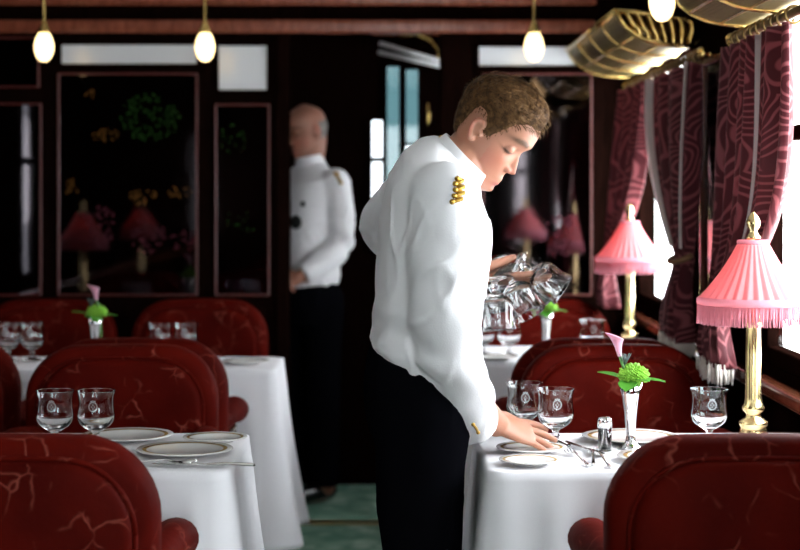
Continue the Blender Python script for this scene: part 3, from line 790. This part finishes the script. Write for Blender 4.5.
# vases and flowers
def vase(label, x, y):
    prof = [(.001,0),(.024,0),(.025,.003),(.016,.008),(.0105,.016),(.010,.03),(.0135,.075),(.019,.115),(.026,.140),(.0245,.140),(.0175,.113),(.012,.075),(.008,.03),(.001,.025)]
    o = MB().lathe(prof, 32, cap=True).build('trumpet_vase', M['silver'], None); o.location = (x,y,TZ+.003)
    return tag(o, label, 'vase', 'silver trumpet vases')
def mum(label, x, y, rz=0):
    r = thing('green_chrysanthemum', label, 'flower', (x,y,TZ+.143), rz, 'green chrysanthemums')
    MB().tube([(0,0,-.09),(0,0,.0),(.004,0,.012)], .003, 8).build('stem', M['stem'], r)
    mb = MB(); rnd = random.Random(5)
    for i in range(260):
        u = (i+.5)/260; th = math.acos(1-1.45*u); a = i*2.39996
        d = V((sin(th)*cos(a), sin(th)*sin(a), cos(th)*.75)); n = d.normalized(); L = .033*rnd.uniform(.85,1.08)
        c = V((.006,0,.016)); t = n.cross(V((0,0,1))); t = (t if t.length > .01 else V((1,0,0))).normalized()
        p0 = c+d*.010; p1 = c+d*L; b = n.cross(t)
        mb.tube([p0, (p0+p1)/2+b*.001, p1+b*.003], [.0025,.0042,.0016], 5)
    mb.build('bloom', M['mum'], r)
    for (a, l, up) in ((-.2,.062,.004),(2.7,.062,.012),(1.6,.04,.0),(4.4,.045,-.004),(5.4,.042,.006)):
        mb = MB(); d = V((cos(a),sin(a),0)); s = V((-sin(a),cos(a),0)); rows = []
        for k in range(9):
            t = k/8; w = .022*sin(pi*min(1,t*.93+.07))**.8; c = d*(.012+l*t)+V((0,0,.004+up*t*2-.012*t*t))
            rows.append([c-s*w+V((0,0,.004)), c, c+s*w+V((0,0,.004))])
        mb.loft(rows, False, closed=False).build('leaf', M['leaf'], r, solid=.0012, sub=1)
    mb = MB()
    for k in range(22):
        a = rnd.uniform(0,6.28); q = rnd.uniform(.3,1)
        b = V((-.014,0,.035)); mb.tube([b, b+V((cos(a)*.012*q, sin(a)*.012*q, .012)), b+V((cos(a)*.024*q, sin(a)*.02*q, .026))], [.002,.0016,.0006], 5)
    mb.build('thistle_spray', M['darkleaf'], r)
    return r
def calla(label, x, y, rz=0):
    r = thing('calla_lily', label, 'flower', (x,y,TZ+.143), rz, 'pink calla lilies')
    P, R = smooth([(0,0,-.1),(-.004,-.002,.0),(-.014,-.004,.04),(-.020,-.006,.060)], [.003,.003,.0035,.004], 5)
    MB().tube(P, R, 8).build('stem', M['stem'], r)
    rows = []
    for k in range(13):
        t = k/12; rr = .004+.007*t+.009*t**4; z = .055+.046*t
        row = []
        for j in range(25):
            a = 2*pi*j/24*.98+.06; lip = t**3*(.012*cos(a-pi)-.004)
            q = rr*(1+.25*t**3*cos(a-pi))
            row.append(V((-.020-.006*t+q*cos(a), -.006+q*sin(a), z+lip*.6)))
        rows.append(row)
    MB().loft(rows, False, closed=False).build('petal', M['calla'], r, solid=.001, sub=1)
    MB().limb([(-.021,-.006,.065),(-.026,-.006,.092)], [.003,.0022], 8, 4).build('spadix', mat('yellow spadix', (.7,.45,.08), .6), r)
    return r
spots = [('near right table, beside the pepper shaker', .505, 3.60, 0), ('far left table', -.952, 5.45, .6), ('far right table, behind the held glasses', .512, 5.66, .3)]
v0 = m0 = l0 = None
for nm, x, y, rz in spots:
    if v0 is None:
        v0 = vase('silver trumpet vase on the '+nm, x, y); m0 = mum('green chrysanthemum in the vase on the '+nm, x, y, rz); l0 = calla('pink calla lily in the vase on the '+nm, x-.004, y, rz)
    else:
        v = v0.copy(); COL.objects.link(v); v.location = (x,y,TZ+.003); v['label'] = 'silver trumpet vase on the '+nm
        dup(m0, 'green chrysanthemum in the vase on the '+nm, (x,y,TZ+.143), rz)
        if x < 0: dup(l0, 'pink calla lily in the vase on the '+nm, (x+.02,y,TZ+.143), rz)
# ------------------------------------------------------------------ people
from mathutils.bvhtree import BVHTree
FRONT = [(-.120,.060),(-.114,.080),(-.100,.0905),(-.090,.0895),(-.080,.0880),(-.066,.0890),(-.05,.0875),(-.03,.0870),(-.008,.0855),(.008,.0875),(.03,.0960),(.05,.0970),(.07,.0925),(.09,.076),(.106,.050),(.117,.018),(.122,-.012)]
BACK = [(-.120,.025),(-.110,.010),(-.095,-.012),(-.075,-.040),(-.055,-.062),(-.03,-.082),(0,-.096),(.03,-.103),(.06,-.099),(.085,-.082),(.104,-.056),(.117,-.030),(.122,-.014)]
WIDTH = [(-.120,.016),(-.112,.027),(-.10,.038),(-.085,.048),(-.065,.057),(-.04,.064),(-.01,.0705),(.02,.0745),(.045,.0755),(.07,.070),(.09,.057),(.106,.037),(.117,.017),(.122,.002)]
def smooth_tab(tab, x):
    return sum(lerp_tab(tab, x+d)*w for d, w in ((-.008,.25),(0,.5),(.008,.25)))
def skull(th, u, off=0):
    ff, fb, w = smooth_tab(FRONT,u), smooth_tab(BACK,u), smooth_tab(WIDTH,u)
    xc = min(max(-.012, fb+.3*(ff-fb)), ff-.01); e = 2/2.25
    c, s = cos(th), sin(th)
    cc = math.copysign(abs(c)**e, c); ss = math.copysign(abs(s)**e, s)
    x = xc+(ff-xc+off if c > 0 else xc-fb+off)*cc; y = (w+off)*ss
    if c > 0: y *= 1-.10*c*c*(1 if u < .04 else max(0,1-(u-.04)/.04))
    return x, y
def g2(a, b): return exp(-(a*a+b*b))
def head_mb():
    mb = MB(); rings = []
    for i in range(61):
        u = -.120+.242*i/60; r = []
        for j in range(72):
            th = 2*pi*j/72; x, y = skull(th, u)
            if x > .02:
                ay = abs(y)
                x -= .0125*g2((ay-.033)/.017,(u-.004)/.013)        # eye sockets
                x += .0045*g2((ay-.028)/.022,(u-.028)/.010)        # brow
                x += .004*g2((ay-.045)/.018,(u+.032)/.016)         # cheekbone
                x += .004*g2(y/.017,(u+.106)/.012)                 # chin
                x -= .004*g2(y/.022,(u+.091)/.006)
                x += .0055*g2(y/.017,(u+.0695)/.0048)              # upper lip
                x += .0055*g2(y/.016,(u+.0815)/.0052)              # lower lip
                x -= .0035*g2(y/.024,(u+.0758)/.0020)
                x -= .004*g2((ay-.036)/.014,(u+.070)/.014)
            r.append(V((x,y,u)))
        rings.append(r)
    mb.loft(rings)
    # nose
    nr = []
    for t in [k/12 for k in range(13)]:
        u = .014-.062*t; pr = .086+.030*t**1.15 if t < .8 else .086+.030*.8**1.15+.0035*sin(pi*(t-.8)/.4)-.022*max(0,(t-.86)/.14)**1.5
        w = .0065+.0085*t**1.6
        nr.append([V((.062+(pr-.062)*max(0,cos(a))**.8 if cos(a)>0 else .062, w*sin(a)*(1.0 if cos(a)<.6 else .95), u)) for a in [2*pi*k/16 for k in range(16)]])
    mb.loft(nr)
    for s in (-1,1):
        mb.sphere((.090,s*.0125,-.041), .0085, 12, 8, (1.15,.8,.85))   # nostril wing
        mb.sphere((.0672,s*.0325,.0035), .0135, 14, 10, (.95,1.12,.92))    # lidded eye
        # ear
        c = V((-.010,s*.0725,-.008)); rg = []; ek = .80
        P, R = smooth([c+V((.010,0,-.026))*ek, c+V((.000,s*.006,-.031))*ek, c+V((-.012,s*.012,-.014))*ek, c+V((-.019,s*.016,.010))*ek, c+V((-.012,s*.015,.029))*ek, c+V((.006,s*.010,.030))*ek, c+V((.014,s*.003,.014))*ek], [.005,.0065,.0055,.005,.0052,.005,.004], 4)
        mb.tube(P, R, 8)
        mb.sphere(tuple(c+V((-.002,s*.004,0))), .016, 12, 8, (.7,.22,1.25))
        mb.sphere(tuple(c+V((.013,s*.003,-.004))), .006, 8, 6)
    return mb
def frame(f, u):
    f = V(f).normalized(); u = V(u); u = (u-f*u.dot(f)).normalized(); l = u.cross(f)
    return Matrix((f, l, u)).transposed()
def to4(R, c): return Matrix.Translation(c) @ R.to_4x4()

def hand(mb, wrist, d, n, thumb, curls, k=1.0, spread=.06):
    """palm + four fingers + thumb; d finger direction, n back of the hand, thumb = +1/-1 side of n x d"""
    d = V(d).normalized(); n = V(n); n = (n-d*n.dot(d)).normalized(); t = n.cross(d)*thumb; w = V(wrist)
    rings = []
    for s, hw, hd in ((-.03,.026,.020),(0,.027,.019),(.025,.033,.0175),(.055,.040,.0155),(.082,.0415,.0135),(.096,.038,.0105)):
        rings.append([w+d*s*k+t*(hw*k*cos(a))+n*(hd*k*sin(a)) for a in [2*pi*q/18 for q in range(18)]])
    mb.loft(rings)
    for (o, L, r0, cu, sp) in ((.0305,.072,.0088,curls[0],1.5),(.0105,.080,.0092,curls[1],.4),(-.0105,.075,.0087,curls[2],-.5),(-.0300,.060,.0076,curls[3],-1.6)):
        p = w+d*.078*k+t*o*k; dir_ = (d+t*spread*sp).normalized(); pts = [p]; ang = 0
        for fr, ca in ((.24,.0),(.42,cu*.7),(.32,cu*1.0),(.26,cu*.8)):
            ang += ca; v = dir_*cos(ang)-n*sin(ang); p = p+v*L*fr*k*(1.0); pts.append(p)
        mb.limb(pts, [r0*k, r0*k, r0*.97*k, r0*.88*k, r0*.74*k], 12, 4)
    th = curls[4]
    p0 = w+d*.018*k+t*.022*k; p1 = p0+(d*.55+t*.62-n*.25).normalized()*.038*k; v = (d*(.95)+t*(.35-.5*th)-n*(.25+.3*th)).normalized()
    p2 = p1+v*.032*k; p3 = p2+(v-t*.25*th-n*.15*th).normalized()*.026*k
    mb.limb([p0,p1,p2,p3], [.016*k,.0125*k,.011*k,.0082*k], 12, 4)

def ring_of(c, fwd, side, a, b, n=40, ex=2.3):
    e = 2/ex; out = []
    for j in range(n):
        th = 2*pi*j/n; cc = math.copysign(abs(cos(th))**e, cos(th)); ss = math.copysign(abs(sin(th))**e, sin(th))
        out.append(V(c)+V(fwd)*a*cc+V(side)*b*ss)
    return out
def torso(mb, rows, yaw, shrink=0.0, roll=0.0):
    """rows: (centre, tilt of the ring in degrees, half depth, half width)"""
    rings = []
    h = V((cos(yaw), sin(yaw), 0)); l = V((-sin(yaw), cos(yaw), roll)).normalized()
    for c, tilt, a, b in rows:
        q = radians(tilt); fwd = h*cos(q)+V((0,0,-sin(q)))
        rings.append(ring_of(c, fwd, l, a-shrink, b-shrink))
    mb.loft(rings)
def paint(me, H, base, hairy, bald=False):
    Hi = H.inverted(); at = me.color_attributes.new('Col', 'FLOAT_COLOR', 'POINT')
    base = np.array(base); lip = np.array((.33,.10,.085)); brow = np.array((.09,.05,.03)); red = np.array((.46,.13,.085))
    out = np.ones((len(me.vertices), 4), dtype=np.float32)
    for i, v in enumerate(me.vertices):
        p = Hi @ v.co; x, y, u = p; c = base.copy()
        if abs(x) < .16 and abs(y) < .13 and abs(u) < .16:
            ay = abs(y)
            if x > .03:
                k = .45*g2((ay-.045)/.024,(u+.035)/.026)+.35*g2(y/.014,(u+.035)/.012); c = c*(1-k)+red*k
                k = min(1,1.3*g2(y/.021,(u+.0755)/.0085)**1.5); c = c*(1-k)+lip*k
                k = min(1,1.8*g2((ay-.031)/.019,(u-.0305+.2*abs(ay-.028))/.0055)); c = c*(1-.9*k)+brow*.9*k
                k = min(1,1.6*g2((ay-.033)/.013,(u+.0045-.2*(ay-.033)**2/.013)/.0026)); c = c*(1-.85*k)+brow*.5*.85*k
                k = .35*g2(y/.02,(u+.092)/.02); c = c*(1-k)+c*np.array((.8,.75,.75))*k
            k = .55*g2((x+.014)/.022, (u+.003)/.03) if ay > .073 else 0; c = c*(1-k)+red*k
        out[i,:3] = c
    at.data.foreach_set('color', out.ravel())
def hair_mesh(H, bald, rnd, tufts):
    mb = MB(); N, K = 120, 60; g = {}
    def mask(th, u):
        """>0 where hair grows (distance-like)"""
        a = abs((th+pi)%(2*pi)-pi)          # 0 front .. pi back
        if bald:
            top = .045 if a > .9 else .02
            low = -.035+(-.03 if a > 1.9 else 0)*1
            if a < 1.25: return -1
            return min(top-u, u-low, (a-1.25)*.05)
        # hairline: high in front, temple, sideburn, behind ear, nape
        line = lerp_tab([(0,.068),(.45,.070),(.75,.064),(1.0,.048),(1.12,.020),(1.28,-.022),(1.48,-.022),(1.58,.024),(1.85,.026),(2.02,-.03),(2.3,-.062),(pi,-.075)], a)
        return u-line
    def P(th, u):
        m = mask(th, u); k = sstep(m/.035)
        a = abs((th+pi)%(2*pi)-pi); top = sstep((u-.02)/.07)
        th_ = (.0035+.014*top) if not bald else .006
        if not bald and a < 1.1: th_ += .013*sstep((u-.03)/.05)*(1-a/1.1)
        x, y = skull(th, u)
        q = V((x, y, u)); nrm = (q-V((-.01,0,.015))).normalized()
        n = noise.noise(q*55)*.0028+noise.noise(q*130)*.0014
        return q+nrm*(-.003+(th_+.003+n*(1 if not bald else .4))*k)
    vs = []; ok = []
    us = [-.085+.2065*i/K for i in range(K+1)]
    for u in us:
        for j in range(N):
            th = 2*pi*j/N; vs.append(H @ P(th,u)); ok.append(mask(th,u) > -.004)
    fs = []
    for i in range(K):
        for j in range(N):
            k = (j+1)%N; f = (i*N+j, i*N+k, (i+1)*N+k, (i+1)*N+j)
            if sum(ok[q] for q in f) >= 3: fs.append(f)
    if not bald: fs.append(tuple(K*N+j for j in range(N)))
    mb.add(vs, fs)
    for _ in range(tufts):
        u = rnd.uniform(-.07,.121); th = rnd.uniform(0,2*pi); m = mask(th,u)
        if m < .002: continue
        if u > .1 and rnd.random() < .3: pass
        p = P(th,u); nrm = (p-V((-.01,0,.015))).normalized()
        a = abs((th+pi)%(2*pi)-pi); top = sstep((u-.02)/.07)
        flow = V((.35+.5*top, 0, -.9+1.0*top)) if not bald else V((-.4,0,-.9))
        flow = flow-nrm*flow.dot(nrm)
        if flow.length < .01: continue
        flow = flow.normalized()
        s = nrm.cross(flow); flow = (flow+s*rnd.uniform(-.5,.5)).normalized()
        L = (.008+.014*top)*rnd.uniform(.6,1.2)*(1 if not bald else .6); w = .0011
        tip = p+flow*L+nrm*(.0025+.007*top)*rnd.uniform(.3,1.1)
        b = p-nrm*.003
        mid = (b+tip)/2+nrm*.0025
        q = [b-s*w, b+s*w, mid+s*w*.9, tip, mid-s*w*.9]
        mb.add([H @ z for z in q], [(0,1,2,4),(4,2,3)])
    return mb.mesh('hair')
def wrinkle(me, amp, seed, folds=()):
    off = V((seed*3.1, seed*1.7, seed*.9)); n = len(me.vertices)
    nor = [v.normal.copy() for v in me.vertices]
    for v, nn in zip(me.vertices, nor):
        p = v.co
        d = amp*.45*noise.noise(V((p.x*6,p.y*6,p.z*7))+off)+amp*.2*noise.noise(p*23+off*2)
        for q_, (ax_, ay_, az_) in enumerate(((13,9,5),(9,9,12),(18,14,9))):
            r = noise.noise(V((p.x*ax_+p.z*4,p.y*ay_,p.z*az_-p.x*5))+off*(1.3+q_)); mk_ = max(0,noise.noise(p*5+off*(2+q_))+.15)
            d += amp*1.1*exp(-(r/.085)**2)*mk_
        for c, ax, fr, am, rad in folds:
            q = p-V(c); k = exp(-(q.length/rad)**2)
            if k > .02: d += am*k*sin(q.dot(V(ax))*fr+2.5*noise.noise(p*8+off))
        v.co = p+nn*d
def raypoint(bvh, px, py):
    o = V((0,0,HC)); d = (W(px,py,3.5)-o).normalized(); return bvh.ray_cast(o, d)

def person(label, s):
    r = thing('person', label, 'person', s['foot'])
    inv = Matrix.Translation(-V(s['foot'])); H = to4(s['headR'], s['head'])
    def place(me): me.transform(inv); return me
    # body, one continuous surface
    b = MB(); hm = head_mb(); hm.xf(H @ Matrix.Scale(s.get('headk',1),4)); b.add(hm.v, hm.f)
    nk = H @ V((s.get('nkx',-.030),0,-.040)); b.limb([s['neck'], (V(s['neck'])*.45+V(nk)*.55), nk], [.060,s.get('nkr',.057),s.get('nkr',.057)-.002], 20, 6)
    j2 = H @ V((.02,0,-.085)); b.limb([V(s['neck'])+(j2-V(s['neck']))*.3, j2], [.046,.036], 16, 4)
    torso(b, s['torso'], s['yaw'], .014, s['roll'])
    torso(b, s['hips'], s['yaw'], .014, 0)
    for a in s['arms']:
        b.limb([*a['sleeve'][:-1], a['wrist']], [max(.024, q-.018) for q in a['rad'][:-1]]+[.027], 18, 6)
        hand(b, a['wrist'], a['d'], a['n'], a['side'], a['curl'], s.get('handk',1), a.get('spread',.06))
    for l in s['legs']: b.limb(l['pts'], [q-.016 for q in l['rad']], 18, 6)
    for f in s['feet']: b.limb([f[0]+V((0,0,.04)), f[0]+V((0,0,.03))+f[1]*.14], [.035,.03], 12, 4)
    me = remesh(b, s['voxel'], 2, .45)
    paint(me, H, s['skin'], False); 
    body = mk('body', place(me), M['skin'], r)
    # jacket
    j = MB(); torso(j, s['torso'], s['yaw'], 0, s['roll'])
    for a in s['arms']:
        P, R = smooth(a['sleeve'], a['rad'], 6); j.tube(P, R, 26)
        j.sphere(tuple(P[0]), R[0]*1.02, 18, 12)
    jm = remesh(j, .007, 14, .5); wrinkle(jm, .0042*s.get('wr',1), 3+s['seed'], s.get('folds', ()))
    bvh = BVHTree.FromPolygons([v.co.copy() for v in jm.vertices], [tuple(p.vertices) for p in jm.polygons])
    jk = mk('jacket', place(jm), M['jacket'], r)
    # standing collar
    c, tilt, a_, b_ = s['collar']; q = radians(tilt); yaw = s['yaw']
    h = V((cos(yaw), sin(yaw), 0)); fwd = h*cos(q)+V((0,0,-sin(q))); lf = V((-sin(yaw), cos(yaw), s['roll'])).normalized(); up = fwd.cross(lf)
    rg = [ring_of(V(c)+up*z, fwd, lf, a_*k, b_*k, 40, 2.0) for z, k in ((-.022,1.10),(.0,1.03),(.020,.98),(.022,.96),(.020,.94),(0,.96))]
    m = MB().loft(rg, False); m.xf(inv); m.build('collar', M['jacket'], jk, sub=1)
    # trousers
    t = MB(); torso(t, s['hips'], s['yaw'], 0, 0)
    for l in s['legs']:
        P, R = smooth(l['pts'], l['rad'], 6); t.tube(P, R, 26); t.sphere(tuple(P[0]), R[0], 18, 12)
    tm = remesh(t, .010, 4, .5); wrinkle(tm, .004, 9+s['seed'])
    mk('trousers', place(tm), M['black'], r)
    for f in s['feet']:
        m = MB(); P, R = smooth([f[0]+f[1]*-.03+V((0,0,.045)), f[0]+f[1]*.06+V((0,0,.043)), f[0]+f[1]*.15+V((0,0,.034)), f[0]+f[1]*.21+V((0,0,.028))], [.040,.044,.046,.030], 5)
        m.limb([p for p in P], R, 18, 2, up=(0,0,1), flat=.8); m.xf(inv); m.build('shoe', M['leather'], r)
    hm2 = hair_mesh(H @ Matrix.Scale(s.get('headk',1),4), s['bald'], random.Random(s['seed']), s['tufts']); mk('hair', place(hm2), M['greyhair' if s['bald'] else 'hair'], r)
    # braid, badges on the cloth
    for nm, mt, pts, rad in s['marks']:
        m = MB(); Pp = []
        for (px, py) in pts:
            hit = raypoint(bvh, px, py)
            if hit[0] is None: continue
            Pp.append((hit[0], hit[1]))
        if not Pp: continue
        if len(Pp) == 1:
            p, nn = Pp[0]; m.sphere((0,0,0), rad, 18, 10, (1,1,.25)); m.xf(Matrix.Translation(p+nn*.001) @ nn.to_track_quat('Z','Y').to_matrix().to_4x4())
        else:
            for k, (p, nn) in enumerate(Pp): 
                m.sphere(tuple(p+nn*rad*.3), rad*(.8 if k%2 else 1.0), 10, 8)
            m.limb([p+nn*rad*.25 for p, nn in Pp], rad*.7, 10, 3)
        m.xf(inv); m.build(nm, M[mt], jk)
    return r

def tiltframe(pitch, yaw, roll=0):
    """pitch down, yaw measured from +X towards +Y"""
    p, y = radians(pitch), radians(yaw)
    f = V((cos(p)*cos(y), cos(p)*sin(y), -sin(p))); u = V((sin(p)*cos(y), sin(p)*sin(y), cos(p)))
    u = Matrix.Rotation(radians(roll), 3, f) @ u
    return frame(f, u)

# the waiter
waiter = dict(foot=(.055,3.5,0), seed=1, bald=False, tufts=5200, voxel=.0034, skin=(.42,.195,.125), yaw=0.0, roll=.14, wr=1.7,
  headR=tiltframe(40,-21,-3), head=W(491,132,3.5), headk=.885, handk=.93, nkx=-.010, nkr=.050, neck=V((.140,3.5,1.355)),
  torso=[(V((.066,3.5,.935)),24,.112,.152),(V((.066,3.5,.945)),24,.121,.162),(V((.071,3.5,1.03)),18,.114,.158),(V((.078,3.5,1.11)),15,.116,.166),(V((.086,3.5,1.20)),17,.119,.178),(V((.095,3.5,1.275)),24,.114,.176),(V((.103,3.5,1.325)),34,.097,.150),(V((.121,3.5,1.352)),42,.080,.105),(V((.140,3.5,1.362)),46,.062,.066)],
  collar=(V((.139,3.5,1.358)),46,.064,.065),
  hips=[(V((.066,3.5,1.0)),10,.098,.145),(V((.064,3.5,.97)),10,.108,.15),(V((.060,3.5,.92)),5,.116,.160),(V((.058,3.5,.86)),0,.116,.162),(V((.056,3.5,.80)),0,.105,.150)],
  arms=[dict(sleeve=[V((.105,3.365,1.285)),V((.100,3.345,1.15)),V((.108,3.355,1.0)),V((.140,3.41,.895)),V((.173,3.475,.813))], rad=[.072,.070,.068,.062,.047],
             wrist=W(496,424,3.515), d=(.80,.42,-.27), n=(.25,-.55,.80), side=1, curl=(.14,.10,.16,.24,.1), spread=.13),
        dict(sleeve=[V((.080,3.64,1.325)),V((.020,3.75,1.27)),V((-.018,3.83,1.212)),V((.07,3.79,1.165)),W(474,266,3.73)], rad=[.068,.058,.054,.052,.045],
             wrist=W(474,274,3.70), d=(.97,-.16,-.10), n=(.0,-.30,-1), side=1, curl=(.16,.1,.1,.18,.9), spread=.10)],
  folds=[((.11,3.36,1.0),(.3,.3,.9),80,.005,.11),((.08,3.40,1.02),(.2,0,1),75,.004,.12),((.02,3.5,1.02),(0,.3,1),70,.002,.10),((.15,3.44,.88),(.5,.4,-.6),110,.003,.09),((.12,3.36,1.22),(.6,0,.8),50,.004,.10)],
  legs=[dict(pts=[V((.062,3.425,.86)),V((.056,3.42,.70)),V((.060,3.42,.50)),V((.03,3.42,.28)),V((.015,3.42,.07))], rad=[.098,.090,.076,.068,.066]),
        dict(pts=[V((.060,3.575,.86)),V((.060,3.585,.70)),V((.058,3.59,.50)),V((.06,3.60,.28)),V((.06,3.60,.07))], rad=[.098,.088,.074,.066,.066])],
  feet=[(V((.015,3.42,0)),V((1,-.05,0))),(V((.06,3.60,0)),V((1,.08,0)))],
  marks=[('epaulette','gold',[(457,179),(462,181),(455,184),(463,187),(455,190),(463,193),(454,196),(461,199),(452,202)],.0055),
         ('epaulette','gold',[(441,139),(446,137.5),(449,141),(443,140)],.0065),
         ('cuff_braid','gold',[(473,424),(476,428),(478,432)],.004)])
person('waiter in a white jacket leaning over the near right table, holding upturned goblets', waiter)

# the second steward, seen through the doorway
def P2(px, py, y=7.12): return W(px, py, y)
hd = P2(306,131)
steward = dict(foot=(-.36,7.12,0), seed=4, bald=True, tufts=500, voxel=.007, skin=(.34,.15,.10), yaw=radians(212), roll=0, wr=1.3, headk=.93,
  headR=tiltframe(14,214), head=hd, neck=V((-.345,7.13,1.415)),
  torso=[(V((-.365,7.12,.90)),4,.120,.160),(V((-.365,7.12,.93)),4,.128,.170),(V((-.365,7.12,1.05)),0,.124,.17),(V((-.365,7.12,1.17)),-2,.126,.182),(V((-.362,7.12,1.27)),0,.120,.186),(V((-.358,7.12,1.34)),4,.098,.168),(V((-.352,7.125,1.385)),8,.075,.105),(V((-.348,7.125,1.41)),12,.064,.070)],
  collar=(V((-.347,7.125,1.425)),12,.060,.062),
  hips=[(V((-.365,7.12,.97)),0,.112,.155),(V((-.365,7.12,.90)),0,.118,.162),(V((-.365,7.12,.80)),0,.112,.16),(V((-.365,7.12,.74)),0,.10,.145)],
  arms=[dict(sleeve=[V((-.235,7.02,1.325)),V((-.215,7.00,1.20)),V((-.215,6.99,1.085)),V((-.29,6.93,1.0)),V((-.36,6.90,.955))], rad=[.064,.060,.058,.054,.046],
             wrist=V((-.38,6.895,.945)), d=(-.9,-.1,-.2), n=(.1,-.8,.5), side=-1, curl=(.5,.5,.5,.5,.5)),
        dict(sleeve=[V((-.485,7.22,1.325)),V((-.53,7.24,1.20)),V((-.54,7.24,1.085)),V((-.52,7.12,1.0)),V((-.49,7.02,.955))], rad=[.064,.060,.058,.054,.046],
             wrist=V((-.485,7.0,.945)), d=(.3,-.9,-.2), n=(-.6,-.4,.6), side=1, curl=(.5,.5,.5,.5,.5))],
  folds=[((-.215,6.99,1.085),(.3,.2,.9),60,.006,.12)],
  legs=[dict(pts=[V((-.29,7.08,.84)),V((-.29,7.08,.5)),V((-.29,7.09,.07))], rad=[.092,.076,.07]),
        dict(pts=[V((-.44,7.16,.84)),V((-.44,7.16,.5)),V((-.44,7.17,.07))], rad=[.092,.076,.07])],
  feet=[(V((-.29,7.09,0)),V((-.7,-.6,0))),(V((-.44,7.17,0)),V((-.75,-.5,0)))],
  marks=[('epaulette','gold',[(331,167),(336,174),(341,183)],.010),('badge','badge',[(296,222)],.030),('medal','badge',[(303,204)],.012)])
person('balding person in white uniform jacket standing in the dark doorway', steward)

# ------------------------------------------------------------------ light and camera
w = bpy.data.worlds.new('daylight'); SC.world = w; w.use_nodes = True
bg = w.node_tree.nodes['Background']; bg.inputs[0].default_value = (.95,.965,1.0,1); bg.inputs[1].default_value = 9.0
def portal(x, y0, y1, sg):
    l = bpy.data.lights.new('window_daylight', 'AREA'); l.shape = 'RECTANGLE'; l.size = WZ1-WZ0; l.size_y = y1-y0
    l.cycles.is_portal = True
    o = bpy.data.objects.new('window_daylight', l); COL.objects.link(o); o.location = (x, (y0+y1)/2, (WZ0+WZ1)/2)
    o.rotation_euler = (0, sg*pi/2, 0)
for a, b in WINS: portal(XR+.07, a, b, 1)
for a, b in WINL: portal(XL-.07, a, b, -1)
for a, b, c, d in FILLWIN:
    l = bpy.data.lights.new('window_daylight', 'AREA'); l.shape = 'RECTANGLE'; l.size = b-a; l.size_y = d-c; l.cycles.is_portal = True
    o = bpy.data.objects.new('window_daylight', l); COL.objects.link(o); o.location = ((a+b)/2, YB-.07, (c+d)/2); o.rotation_euler = (-pi/2,0,0)
cd = bpy.data.cameras.new('camera'); cam = bpy.data.objects.new('camera', cd); COL.objects.link(cam)
cam.location = (0,0,HC); cam.rotation_euler = (pi/2,0,0)
cd.sensor_width = 36; cd.lens = 1700/800*36; cd.shift_x = 8/800; cd.shift_y = -85/800
cd.clip_start = .05; cd.dof.use_dof = True; cd.dof.focus_distance = 3.52; cd.dof.aperture_fstop = 3.5
SC.camera = cam
SC.view_settings.view_transform = 'Standard'; SC.view_settings.look = 'None'
SC.view_settings.gamma = 1; SC.view_settings.use_curve_mapping = False
SC.view_settings.exposure = 1.2
SC.cycles.max_bounces = 10; SC.cycles.diffuse_bounces = 5; SC.cycles.glossy_bounces = 5
SC.cycles.transmission_bounces = 10; SC.cycles.transparent_max_bounces = 12
SC.cycles.caustics_reflective = False; SC.cycles.caustics_refractive = False
SC.cycles.sample_clamp_indirect = 6.0
SC.cycles.use_denoising = True
